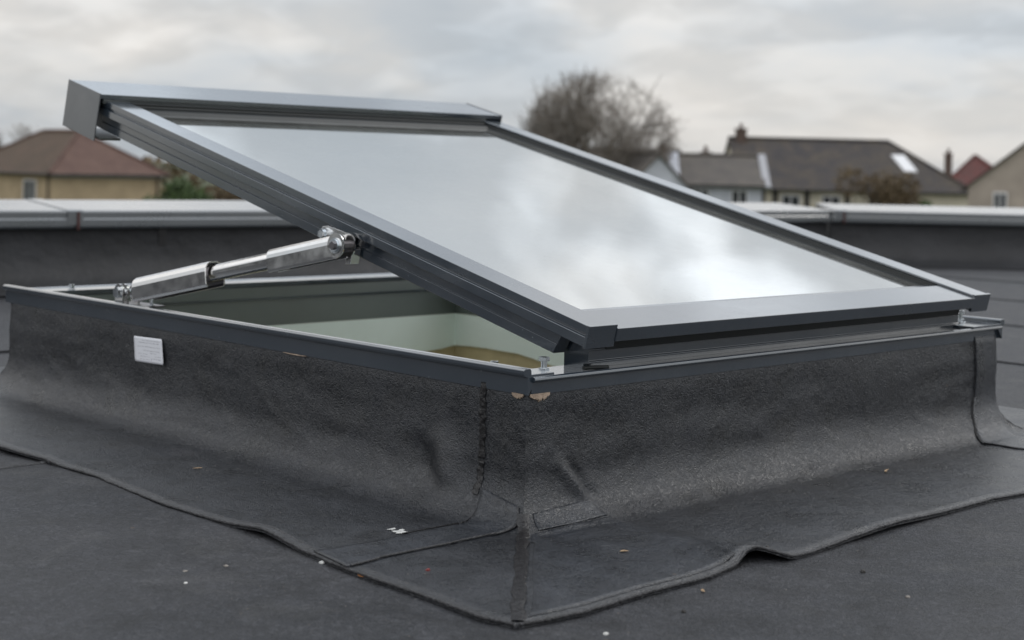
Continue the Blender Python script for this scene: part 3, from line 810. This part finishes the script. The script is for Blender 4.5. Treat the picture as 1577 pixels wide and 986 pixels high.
b = MB(); q = PO+SV*(.031)+SN*(.002)-X_*.004; b.tube([q, q-X_*.005], .0095, 18); b.tube([q-X_*.004, q-X_*.011], .0068, 6, smooth=False); b.build('plate_bolt', M['zinc'], pl, .0005)
b = MB(); b.prism([(-.060, -.020), (-.060, .004), (-.048, .004), (-.048, -.024)], PO, SV, SN, X_, -.018, -.001); b.build('plate_flange', M['steel'], pl, .0006)

# ------------------------------------------------------------------ parapet
def mpar():
    global par
    par = None
mpar()
def lat(l, d, z=0): 
    q = CAM+RTH*l*U+FW*d*U; return Vector((q.x, q.y, z))
P0 = lat(-1.431, 4.265); P1 = lat(1.341, 6.48); P2 = lat(2.174, 6.51)
HP = .274; CAMZ = CAM.z
dA = (P1-P0).normalized(); PL0 = P0-dA*7.0
dB = (P2-P1).normalized(); PR1 = P2+dB*9.0
def parapet(name, label, A, B_, joints, seams, kink):
    d_ = (B_-A).normalized(); nrm = Vector((-d_.y, d_.x, 0))   # outwards, away from the camera
    if nrm.dot(FW) < 0: nrm = -nrm
    L = (B_-A).length
    t_ = thing(name, label, 'parapet', A.copy())
    # felt face with cove and a sag, as a swept grid
    n = 120; vs = []; fs = []
    pr = [(.0, HP-.03), (.0, .22), (-.004, .16), (-.012, .11), (-.035, .06), (-.075, .025), (-.13, .009), (-.22, .006)]
    for i in range(n+1):
        u = L*i/n
        for k, (o, z) in enumerate(pr):
            w = .008*noise.noise(Vector((u*1.5, k*.7, 4)))+.004*noise.noise(Vector((u*5, k, 8)))
            q = A+d_*u+nrm*(o+w); vs.append((q.x, q.y, z+(w*.3 if k > 4 else 0)))
    m = len(pr)
    for i in range(n):
        for k in range(m-1): fs.append((i*m+k, i*m+k+1, (i+1)*m+k+1, (i+1)*m+k))
    b = MB(); b.add(vs, fs, True); b.build('felt_face', M['felt_far'], t_, recalc=False)
    b = MB(); b.box((.012, 0, GZ+.2), (.30, L, HP-.012), A.xyz*1, nrm, d_, Z_); b.build('wall_core', M['felt_far'], t_)
    for s_ in seams:
        b = MB(); b.box((-.006, s_-.012, .05), (.004, s_+.022, HP-.06), A, nrm, d_, Z_); b.build('lap_seam', M['tar'], t_, .002)
    # pressed coping in lengths: sloping top, small upright fascia with a drip
    cp = [(-.030, HP-.062), (-.034, HP-.055), (-.034, HP-.030), (-.030, HP-.028), (-.030, HP-.004), (-.026, HP), (.34, HP+.026), (.345, HP+.004), (.345, HP-.03), (.335, HP-.03), (.33, HP-.006), (-.018, HP-.010), (-.018, HP-.062)]
    js = [0]+joints+[L]
    for a, c in zip(js, js[1:]):
        b = MB(); b.prism(cp, A, nrm, Z_, d_, a+.002, c-.002); b.build('coping', M['coping'], t_, .003)
    for j in joints:
        b = MB(); cj = [(-.036, HP-.050), (-.036, HP-.002), (-.028, HP+.003), (.342, HP+.029), (.342, HP+.024), (-.026, HP-.002), (-.03, HP-.050)]
        b.prism(cj, A, nrm, Z_, d_, j-.028, j+.028); b.build('coping_joint', M['coping'], t_, .001)
        b = MB(); b.box((-.041, j+.006, HP-.066), (-.0365, j+.014, HP-.004), A, nrm, d_, Z_); b.build('sealant_run', M['rust'], t_)
    return t_, d_, nrm
M['tan_brick'] = simple('tan_brick', (.36, .29, .2), .9, 0, .2, 6)
# joint seen at x 108 of 1577 and the corner at 1275
def on_line(A, d_, px):
    # where the sight line at this column crosses the wall line (plan)
    v = FW+RTH*((px-788.5)/2350.8)
    # A + d s = CAM + v t
    det = d_.x*(-v.y)-d_.y*(-v.x); rx, ry = CAM.x-A.x, CAM.y-A.y
    return (rx*(-v.y)-ry*(-v.x))/det
parapet('parapet_wall', 'long low felt faced parapet behind the rooflight, metal coping running from the left edge', PL0, P1, [on_line(PL0, dA, 112)-2.9, on_line(PL0, dA, 112), on_line(PL0, dA, 112)+2.9], [on_line(PL0, dA, 250)], 0)
parapet('parapet_wall', 'parapet length at the right edge beyond the turn, behind the low end of the sash', P1+dB*.02, PR1, [.02+.03, 3.0], [1.6], 1)

# ------------------------------------------------------------------ houses far behind
def mat_wall(name, c, scale=1.0, brick=True):
    m, t, b, o = new_mat(name)
    br = t.new('ShaderNodeTexBrick'); br.inputs['Scale'].default_value = 4.0
    t.l.new(t.mapping(o, (1, 1, 1), (R(90), 0, 0)), br.inputs[0])
    br.inputs['Color1'].default_value = (*[k*1.08 for k in c], 1); br.inputs['Color2'].default_value = (*[k*.9 for k in c], 1)
    br.inputs['Mortar'].default_value = (*[min(1, k*1.15) for k in c], 1)
    n = t.noise(o, .8, 5, .6)
    t.l.new(t.mix(1., br.outputs[0] if brick else c, t.ramp(n, [(.3, .8), (.7, 1.1)]), 'MULTIPLY'), b.inputs['Base Color'])
    b.inputs['Roughness'].default_value = .9
    return m
def mat_roof(name, c, c2):
    m, t, b, o = new_mat(name)
    n = t.noise(o, .9, 6, .65, .4); n2 = t.noise(o, 7, 4, .6)
    col = t.mix(t.ramp(n, [(.35, 0.), (.65, 1.)]), c, c2)
    t.l.new(t.mix(1., col, t.ramp(n2, [(.3, .75), (.7, 1.15)]), 'MULTIPLY'), b.inputs['Base Color'])
    wv = t.new('ShaderNodeTexWave'); wv.bands_direction = 'Z'; wv.inputs['Scale'].default_value = 3.0; t.l.new(o, wv.inputs[0])
    t.l.new(t.bump(wv.outputs[1], .5, .05), b.inputs['Normal'])
    b.inputs['Roughness'].default_value = .85
    return m
M['buff'] = mat_wall('buff_brick', (.44, .34, .22)); M['cream'] = mat_wall('cream_render', (.62, .57, .46), brick=False)
M['beige'] = mat_wall('beige_render', (.42, .36, .31), brick=False); M['whiter'] = mat_wall('white_render', (.60, .62, .68), brick=False)
M['redtile'] = mat_roof('red_tile', (.10, .055, .044), (.135, .08, .062)); M['tile_shaded'] = mat_roof('shaded_tile', (.065, .045, .028), (.10, .062, .04))  # left roof: shaded slope and lit hip put into two tile colours
M['slate'] = mat_roof('slate', (.045, .041, .045), (.085, .070, .055)); M['slate2'] = mat_roof('weathered_slate', (.095, .085, .08), (.13, .115, .10))
M['redtile2'] = mat_roof('brick_red_tile', (.16, .045, .04), (.10, .05, .045)); M['rbrick'] = mat_wall('red_brick', (.24, .06, .05)); M['wframe'] = simple('white_frame', (.78, .78, .8), .5, 0, .05)
M['wglass'] = simple('window_glass', (.03, .035, .04), .12, 0, .1); M['lead'] = simple('lead', (.35, .35, .37), .5, 0, .15)
M['chim'] = mat_wall('chimney_brick', (.12, .085, .07)); M['black_wood'] = simple('black_wood', (.03, .028, .026), .7)
def house(name, label, O, rzz, L, Wd, eave, rise, hipA, hipB, wall, roofm, wins=(), chims=(), hipmats=None, wallw=None, extra=None):
    """O: ground point under the front left corner of the plan; x along the front, y towards the back"""
    t_ = thing(name, label, 'house', O)
    c, s = math.cos(rzz), math.sin(rzz); A = Vector((c, s, 0)); B_ = Vector((-s, c, 0)); hw = Wd/2
    h = eave
    b = MB(); b.prism([(0, 0), (L, 0), (L, Wd), (0, Wd)], O, A, B_, Z_, -.5, h)
    if not hipA: b.prism([(0, h), (Wd, h), (hw, h+rise-.05)], O, B_, Z_, A, 0.01, .25)
    if not hipB: b.prism([(0, h), (Wd, h), (hw, h+rise-.05)], O, B_, Z_, A, L-.25, L-.01)
    b.build('wall', wall, t_)
    ov = .4; k = rise/hw; e = h-ov*k*.6
    ra = (hw*hipA if hipA else -ov*.5); rb = L-(hw*hipB if hipB else -ov*.5)
    xa = -ov if hipA else ra; xb = L+ov if hipB else rb
    P = lambda x, y, z: O+A*x+B_*y+Z_*z
    c0, c1, c2, c3 = (xa, -ov), (xb, -ov), (xb, Wd+ov), (xa, Wd+ov)
    def slab(name, pts, mat, th=.12):
        b = MB(); n = len(pts); vs = [P(*q) for q in pts]+[P(q[0], q[1], q[2]-th) for q in pts]
        b.add(vs, [tuple(range(n)), tuple(reversed(range(n, 2*n)))]+[(i, i+n, (i+1) % n+n, (i+1) % n) for i in range(n)])
        return b.build(name, mat, t_)
    zr = h+rise
    slab('roof', [(c0[0], c0[1], e), (c1[0], c1[1], e), (rb, hw, zr), (ra, hw, zr)], roofm)
    slab('roof', [(c2[0], c2[1], e), (c3[0], c3[1], e), (ra, hw, zr), (rb, hw, zr)], roofm)
    hm = hipmats or roofm
    if hipA: slab('roof', [(c3[0], c3[1], e), (c0[0], c0[1], e), (ra, hw, zr)], hm)
    if hipB: slab('roof', [(c1[0], c1[1], e), (c2[0], c2[1], e), (rb, hw, zr)], hm)
    b = MB(); b.tube([P(ra, hw, zr+.03), P(rb, hw, zr+.03)], .12, 6)
    if hipA: b.tube([P(c0[0], c0[1], e+.05), P(ra, hw, zr+.03)], .10, 6)
    if hipB: b.tube([P(c1[0], c1[1], e+.05), P(rb, hw, zr+.03)], .10, 6); b.tube([P(c2[0], c2[1], e+.05), P(rb, hw, zr+.03)], .10, 6)
    b.build('ridge_tiles', hm, t_)
    b = MB(); b.tube([P(xa, -ov-.05, e-.08), P(xb, -ov-.05, e-.08)], .07, 6)
    if hipB: b.tube([P(xb+.05, -ov, e-.08), P(xb+.05, Wd+ov, e-.08)], .07, 6)
    b.build('gutter', M['black_wood'], t_)
    for (face, u, z, w, hh, bars) in wins:
        if face == 'f': Q, T, Nn = P(u, 0, z), A, -B_
        elif face == 'r': Q, T, Nn = P(L, u, z), B_, A
        else: Q, T, Nn = P(0, Wd-u, z), -B_, -A
        b = MB()
        for lo, hi in (((0, 0), (w, .08)), ((0, hh-.08), (w, hh)), ((0, .08), (.08, hh-.08)), ((w-.08, .08), (w, hh-.08))): b.box((lo[0], lo[1], 0), (hi[0], hi[1], .10), Q, T, Z_, Nn)
        for q in range(1, bars): b.box((w*q/bars-.035, .08, 0), (w*q/bars+.035, hh-.08, .08), Q, T, Z_, Nn)
        f = b.build('window', M['wframe'], t_)
        b = MB(); b.box((.08, .08, .01), (w-.08, hh-.08, .04), Q, T, Z_, Nn); b.build('pane', M['wglass'], f)
    for (u, v, z1, w) in chims:
        b = MB(); b.box((u-w/2, v-w/2, h+rise*.3), (u+w/2, v+w/2, h+z1), O, A, B_, Z_); b.box((u-w/2-.06, v-w/2-.06, h+z1-.15), (u+w/2+.06, v+w/2+.06, h+z1), O, A, B_, Z_)
        f = b.build('chimney', M['chim'], t_)
        b = MB(); q = P(u, v, h+z1); b.tube([q, q+Z_*.35], .12, 8); b.build('chimney_pot', M['redtile'], f)
    if extra: extra(t_, P, A, B_, h, rise, L, Wd)
    return t_
yawc = math.atan2(RTH.y, RTH.x)
def gpt(px, d_):
    q = CAM+RTH*((px-788.5)/2350.8*d_)+FW*d_; return Vector((q.x, q.y, GZ))
mpp = lambda d_: d_/2350.8
HE = CAM.z-GZ              # eye height over the ground, ~6.1 m
# left: buff brick, hipped, corner towards us at column 80; the long side runs off to the left
d0 = 96.; k = mpp(d0)
c_ = gpt(80, d0)
ev = HE-26*k; 
hip_w = 170*k*1.14
def left_extra(t_, P, A, B_, h, rise, L, Wd):
    b = MB(); b.tube([P(L-.25, -.12, 0), P(L-.25, -.12, h-.1)], .06, 8); b.build('drainpipe', M['black_wood'], t_)
    b = MB(); b.tube([P(L+.1, Wd-.3, 0), P(L+.1, Wd-.3, h-.1)], .06, 8); b.build('drainpipe', M['black_wood'], t_)
    b = MB(); b.box((-.02, h-.45, -.02), (Wd+.02, h-.2, .03), P(L, 0, 0), B_, Z_, A); b.build('fascia_board', M['lead'], t_)
LL = 12.6
rzl = yawc-R(45)
A_ = Vector((math.cos(rzl), math.sin(rzl), 0))
house('brick_house', 'buff brick house with hipped tile roof, coloured brown on its shaded slope and red on its lit hip, at the left, behind the parapet', c_-A_*LL, rzl, LL, hip_w, ev, 64*k, 1, .96, M['buff'], M['tile_shaded'],
      wins=[('f', LL-3.5, ev-2.6, 1.6, 2.0, 2)], hipmats=M['redtile'], extra=left_extra)
# right group: long slate roof, hipped towards us at its right end
d1 = 105.; k = mpp(d1); ev = HE-23*k
def right_extra(t_, P, A, B_, h, rise, L, Wd):
    for u in (1.3, 2.2, 4.4, 7.2, 8.9): 
        b = MB(); b.box((u, 0, h-2.6), (u+.35, -.08, h-.1), P(0, 0, 0), A, B_, Z_); b.build('dark_post', M['black_wood'], t_)
    # bright rooflight on the hip slope
    hw = Wd/2; e = rise/hw
    sl = Vector((0, 0, 0))
    def H(a, x): return P(x+(.5-a)*1.6, hw*a-.05, h+rise*a+.12)
    q = [H(.34, 11.5), H(.34, 12.4), H(.68, 12.4), H(.68, 11.5)]
    b = MB(); b.add(q+[v_-Z_*.15 for v_ in q], [(0, 1, 2, 3), (0, 4, 5, 1), (1, 5, 6, 2), (2, 6, 7, 3), (3, 7, 4, 0)]); o = b.build('roof_window', M['wframe'], t_)
house('slate_house', 'long house with dark hipped slate roof right of the bare tree', gpt(1142, d1), yawc+R(2), 15.8, 8.8, ev, 74*k, 0, 1.0, M['cream'], M['slate'],
      wins=[('f', 2.8, ev-1.9, 1.3, 1.3, 2), ('f', 5.6, ev-1.9, 1.3, 1.3, 2), ('f', 10.6, ev-1.9, 1.2, 1.3, 2)],
      chims=[(.7, 4.3, 74*k+.7, .7)], extra=right_extra)
d2 = 92.; k = mpp(d2); ev = HE-20*k
def wing_extra(t_, P, A, B_, h, rise, L, Wd):
    b = MB(); b.prism([(-.45, h-.2), (Wd/2, h+rise+.16), (Wd/2, h+rise-.14), (-.1, h-.4)], P(L, 0, 0), B_, Z_, A, .05, .50); b.build('verge_board', M['lead'], t_)
    b = MB(); b.prism([(-.45, h-.2), (Wd/2, h+rise+.16), (Wd/2, h+rise-.14), (-.1, h-.4)], P(0, 0, 0), B_, Z_, A, -.75, -.15); b.build('verge_board', M['whiter'], t_)
house('slate_house', 'lower house with weathered slate roof and pale verge, left of the long dark roof', gpt(1052, d2), yawc+R(-3), 4.75, 6.4, ev, 42*k, 0, 0, M['whiter'], M['slate2'],
      wins=[('f', .6, ev-1.6, 1.0, 1.2, 2), ('f', 2.9, ev-1.6, 1.0, 1.2, 2)], chims=[(1.6, 3.6, 42*k+.25, .55)], extra=wing_extra)
d3 = 112.; k = mpp(d3); ev = HE-14*k
house('terrace_house', 'low brown roofed house half hidden by the sash, under the bare tree', gpt(915, d3), yawc+R(8), 7.2, 7.0, ev, 42*k, 0, 0, M['beige'], M['slate2'],
      wins=[('f', 1.2, ev-1.6, 1.0, 1.2, 2)], chims=[(6.0, 3.5, 42*k+.4, .6)])
# white gable facing us left of the low slate roof
d4 = 90.; k = mpp(d4); ev = HE-32*k
t_g = house('gabled_house', 'white gable end rising behind the sash, left of the lower slate roof', gpt(1062, d4)+FW*0, yawc+R(90+18), 6.0, 52*k*2.0, ev, 54*k, 0, 0, M['whiter'], M['slate2'])
# red roofed house and its chimney
d5 = 118.; k = mpp(d5); ev = HE-12*k
house('red_roofed_house', 'small red brown house with dark chimney, between slate roof and beige gable', gpt(1462, d5), yawc+R(-22), 4.4, 5.2, ev, 42*k, .6, 1, M['rbrick'], M['redtile2'],
      wins=[('f', 1.0, ev-1.6, 1.0, 1.2, 2)], chims=[(-.3, 2.0, 42*k+.2, .55)])
# beige gable at the right edge
d6 = 84.; k = mpp(d6); ev = HE-17*k
gw = 190*k
house('beige_house', 'beige rendered gable end with one window at the right edge', gpt(1500, d6)+RTH*gw*1.0, yawc+R(90-19), 8.0, gw, ev, 80*k, 0, 0, M['beige'], M['slate'],
      wins=[('l', 1.35, ev-1.45, .75, 1.15, 2), ('l', 4.2, ev-1.45, 1.0, 1.15, 2)])

# ------------------------------------------------------------------ trees and shrubs
M['bark'] = simple('bark', (.085, .07, .055), .9, 0, .3, 4); M['twig'] = simple('twigs', (.20, .175, .15), .9, 0, .25, 3)
M['leafd'] = simple('dark_leaf', (.035, .045, .022), .8, 0, .4, 2); M['leafg'] = simple('hedge_leaf', (.05, .085, .022), .7, 0, .4, 2); M['leafb'] = simple('brown_leaf', (.12, .085, .045), .8, 0, .4, 2)
def bare_tree(base, H, Rr, label, seed, spread=1.0, trunk=.32, start=.30):
    rnd = random.Random(seed)
    t_ = thing('bare_tree', label, 'tree', base)
    tr = MB(); tw = MB()
    cen = base+Z_*(H*.66)
    def inside(q):
        e = q-cen; return (e.x**2+e.y**2)/Rr**2+(e.z/(H*.36))**2
    def grow(q, d_, l, r, lev):
        pts = [q]; dd = d_.copy(); n = 4 if lev < 3 else 3
        for i in range(n):
            dd = (dd+Vector((rnd.gauss(0, .12), rnd.gauss(0, .12), rnd.gauss(.03, .08)))).normalized()
            pts.append(pts[-1]+dd*l/n)
        tgt = tr if lev < 2 else tw
        tgt.tube(pts, lambda i: max(.012, r*(1-.45*i/n)), 6 if lev < 2 else 3, cap=False)
        if lev >= 6 or (lev > 1 and inside(pts[-1]) > 1.0): return
        nb = (3, 3, 4, 4, 3, 3)[lev] if lev else 6
        for j in range(nb):
            a = rnd.uniform(.35, 1)*n; i = min(n-1, int(a)); q2 = pts[i].lerp(pts[i+1], a-i)
            an = rnd.uniform(.30, .85)*spread; az = rnd.uniform(0, 2*math.pi)
            u = dd.orthogonal().normalized(); v = dd.cross(u)
            nd = (dd*math.cos(an)+(u*math.cos(az)+v*math.sin(az))*math.sin(an)).normalized()
            if inside(q2+nd*l*.5) > 1.05:
                nd = (nd+(cen-q2).normalized()*.9).normalized()
                if inside(q2+nd*l*.6) > 1.08: l_ = .5*l
                if lev > 2 and inside(q2) > 1.0: continue
            grow(q2, nd, l*rnd.uniform(.62, .80), max(.012, r*.52), lev+1)
        # leader
        if lev < 5: grow(pts[-1], dd, l*.72, r*.55, lev+1)
    grow(base-Z_*.3, Vector((.02, .0, 1)), H*start, trunk, 0)
    tr.build('trunk', M['bark'], t_, recalc=False); tw.build('crown', M['twig'], t_, recalc=False)
    return t_
d7 = 94.
bare_tree(gpt(922, d7), HE+141*mpp(d7), 118*mpp(d7), 'large bare winter tree with a wide rounded crown behind the sash', 11, 1.18, .36, .42)
d8 = 125.
bare_tree(gpt(52, d8), HE+62*mpp(d8), 60*mpp(d8), 'bare treetop showing above the brown tiled roof at the left', 5, 1.1, .25, .34)
def leafy(name, label, base, rx, rh, mat, n, seed, leaf=.16, zoff=None, cat='bush'):
    rnd = random.Random(seed); t_ = thing(name, label, cat, base)
    b = MB(); b.tube([base-Z_*.3, base+Z_*rh*.5, base+Z_*rh*.75], lambda i: rx*.06*(1-.25*i), 7)
    for k_ in range(6):
        a = k_*1.05; b.tube([base+Z_*rh*.3, base+Vector((math.cos(a)*rx*.5, math.sin(a)*rx*.5, rh*.75))], rx*.025, 5)
    b.build('trunk', M['bark'], t_, recalc=False)
    b = MB(); lobes = [(Vector((rnd.gauss(0, .42)*rx, rnd.gauss(0, .42)*rx, rh*rnd.uniform(.35, .8))), rx*rnd.uniform(.35, .6)) for _ in range(12)]
    for _ in range(n):
        c, r = rnd.choice(lobes); v = Vector((rnd.gauss(0, 1), rnd.gauss(0, 1), rnd.gauss(0, 1))).normalized()*r*rnd.uniform(.5, 1.05)
        q = base+c+v
        if q.z < base.z: continue
        a = Vector((rnd.gauss(0, 1), rnd.gauss(0, 1), rnd.gauss(0, 1))).normalized(); u = a.orthogonal().normalized()*leaf*rnd.uniform(.6, 1.2); w = a.cross(u).normalized()*leaf*.5
        b.add([q-u, q-w, q+u, q+w], [(0, 1, 2, 3)])
    b.build('crown', mat, t_, recalc=False); return t_
leafy('evergreen_tree', 'small dark rounded evergreen in front of the bare tree, right of its crown', gpt(1019, 100), 1.25, HE+43*mpp(100), M['leafd'], 5000, 2, cat='tree')
leafy('hedge_bush', 'dark green hedge bush beside the brick house', gpt(285, 88), 2.0, HE-30*mpp(88), M['leafg'], 6000, 3)
leafy('hedge_bush', 'brown leaved bush just left of the rail, beyond the green hedge', gpt(345, 92), 2.0, HE-36*mpp(92), M['leafb'], 4000, 4)
leafy('garden_shrub', 'brown twiggy shrub in front of the long dark slate roof', gpt(1362, 88), 2.0, (HE+12*mpp(88))*1.12, M['leafb'], 4500, 6, .12)
leafy('garden_shrub', 'low olive shrub at the foot of the slate hip, right of the brown shrub', gpt(1425, 86), 1.3, HE-26*mpp(86), M['leafg'], 2500, 8, .13)

# far tree belt that closes the view between the houses
rnd = random.Random(33); b = MB()
az0 = math.atan2(FW.y, FW.x)
for _ in range(16000):
    a = az0+rnd.uniform(-.9, .9); dd = 230+30*noise.noise(Vector((a*7, 0, 0)))+rnd.uniform(-6, 6)
    top = 5.6+3.2*noise.noise(Vector((a*26, 3, 0)))+1.6*noise.noise(Vector((a*90, 5, 0)))
    q = Vector((CAM.x+math.cos(a)*dd, CAM.y+math.sin(a)*dd, GZ-1+rnd.random()**.8*(top+1)))
    n_ = Vector((rnd.gauss(0, 1), rnd.gauss(0, 1), rnd.gauss(0, 1))).normalized(); u = n_.orthogonal().normalized()*rnd.uniform(.35, .9); w = n_.cross(u)*.6
    b.add([q-u, q-w, q+u, q+w], [(0, 1, 2, 3)])
b.build('distant_trees', M['leafb'], kind='stuff', recalc=False)

# ------------------------------------------------------------------ bits lying on the felt
def ground_xy(px, py):
    v = FW+RT*((px-788.5)/2350.8)-UP*((py-253.8)/2350.8); k = -CAM.z/v.z; q = CAM+v*k
    return q.x, q.y
def surf(x, y):            # height of felt there
    u, w = x/U, y/U
    z = rz(u, w)
    if -.235 < u < 1.2 and -.235 < w < KB+.1: z += .0065
    return z
def blob(name, px, py, r, mat, label, cat, seed, flat=.6, group=None):
    x, y = ground_xy(px, py); rnd = random.Random(seed); bm = bmesh.new(); r *= .78; bmesh.ops.create_icosphere(bm, subdivisions=2, radius=r)
    for v in bm.verts:
        k = 1+.35*noise.noise(v.co*(1.3/r)+Vector((seed, 0, 0))); v.co = Vector((v.co.x*k*1.15, v.co.y*k, max(v.co.z*k*flat, -r*flat*.4)))
    me = D.meshes.new(name); bm.to_mesh(me); bm.free(); me.materials.append(mat)
    o = link(name, me, None, (x, y, surf(x, y)+r*flat*.38)); tag(o, label, cat, group); return o
def curl(name, px, py, ln, mat, label, rot, wid=.003, cat='leaf'):
    x, y = ground_xy(px, py); n = 10; vs = []; fs = []; z0_ = surf(x, y)
    for i in range(n+1):
        f = i/n; w = wid*math.sin(math.pi*(f*.9+.05)); lx = (f-.5)*ln; hz = .0012+.35*ln*(abs(f-.45)**2)
        for s in (-1, 0, 1):
            a = rot; px_, py_ = lx, s*w+.15*ln*math.sin(f*3)
            vs.append((px_*math.cos(a)-py_*math.sin(a), px_*math.sin(a)+py_*math.cos(a), hz+abs(s)*w*.5))
    for i in range(n):
        for s in range(2): fs.append((i*3+s, i*3+s+1, (i+1)*3+s+1, (i+1)*3+s))
    me = D.meshes.new(name); me.from_pydata(vs, [], fs); me.materials.append(mat)
    o = link(name, me, None, (x, y, z0_)); md = o.modifiers.new('thick', 'SOLIDIFY'); md.thickness = .0005; tag(o, label, cat); return o
curl('dry_leaf', 559, 889, .014, M['leaf_orange'], 'small curled orange leaf scrap just below the felt seam, left of the front corner', 1.9, .0028)
curl('dry_leaf', 1367, 735, .022, M['leaf_tan'], 'thin tan curled leaf on the felt apron near the right end', .4, .0022)
curl('dry_leaf', 1084, 936-26, .010, M['leaf_tan'], 'tiny brown leaf scrap on the apron near the foot of the right face', .9, .002)
curl('dry_leaf', 961, 859, .011, M['leaf_tan'], 'short brown leaf scrap right of the tarred corner seam', -.6, .0026)
curl('dry_leaf', 886, 941, .009, M['leaf_green'], 'tiny green leaf scrap at the apron edge right of the corner', 1.3, .0022)
curl('dry_leaf', 304, 731, .014, M['leaf_tan'], 'brown leaf stalk on the apron left of the corner patch', -.5, .002)
blob('pebble', 496, 867, .0045, M['stone_white'], 'white chip of stone at the tip of the felt tongue', 'pebble', 1)
blob('pebble', 285, 880, .0033, M['grit'], 'small brown pebble on the lower left of the roof, left of its darker neighbour', 'pebble', 2)
blob('pebble', 348, 872, .0034, M['grit'], 'small grey pebble on the roof below the middle of the left seam', 'pebble', 3)
blob('pebble', 286, 898, .0028, M['stone_white'], 'pale chip just below the small brown pebble', 'pebble', 4)
blob('pebble', 1329, 881, .0040, M['stone_dark'], 'black round crumb on the roof at the lower right', 'crumb', 5, .9)
blob('pebble', 1053, 941, .0032, M['stone_dark'], 'black crumb on the roof below the apron edge, right of the corner', 'crumb', 6, .9)
blob('berry', 659, 887, .0030, M['berry'], 'dark red berry on the apron left of the corner seam', 'berry', 7, .9)
blob('berry', 1181, 851, .0030, M['stone_dark'], 'black berry sitting on the lifted apron edge', 'berry', 8, .9)
blob('pebble', 933, 975, .0035, M['stone_white'], 'pale pebble at the bottom edge, right of the corner', 'pebble', 9)
blob('pebble', 1398, 919, .0035, M['grit'], 'cream pebble on the roof at the lower right, beyond the black crumb', 'pebble', 10)
blob('pebble', 1276, 822, .0022, M['stone_white'], 'small pale chip just outside the apron edge on the right', 'pebble', 11)
b = MB()
x, y = ground_xy(614, 828)
for k_ in range(7):
    a = k_*1.3; q = Vector((x+math.cos(a)*.006*k_/5, y+math.sin(a)*.009*k_/4, surf(x, y)+.0005))
    pts = [q+Vector((math.cos(t_)*.006*(1+.4*math.sin(3*t_+k_)), math.sin(t_)*.0045*(1+.4*math.cos(2*t_+k_)), .0006+.0001*k_)) for t_ in [j*.7 for j in range(9)]]
    b.add(pts, [tuple(range(9))])
b.build('bird_dropping', M['stone_white'], label='white splashed bird dropping on the apron above the felt tongue', cat='dropping')
# fine grit scattered over the felt
rnd = random.Random(21); b = MB()
for _ in range(1300):
    if rnd.random() < .55: x = rnd.uniform(-.9, 1.6); y = rnd.uniform(-.9, 0)
    else: x = rnd.uniform(-.9, 0); y = rnd.uniform(-.2, 1.9)
    z = surf(x, y); r = rnd.choice((.0004, .0005, .0007, .0009)) ; u, w = x/U, y/U
    if -CR-.02 < u < 1+CR and -CR-.02 < w < KB+CR: continue
    q = Vector((x, y, z+r*.3)); vs = [q+Vector((rnd.uniform(.7, 1.4)*r*dx, rnd.uniform(.7, 1.4)*r*dy, r*dz*.8)) for dx, dy, dz in ((1, 0, 0), (-.5, .9, 0), (-.5, -.9, 0), (0, 0, 1))]
    b.add(vs, [(0, 1, 3), (1, 2, 3), (2, 0, 3)])
b.build('roof_grit', M['grit'], kind='stuff', recalc=False, label='fine pale grit scattered over the felt', cat='grit')
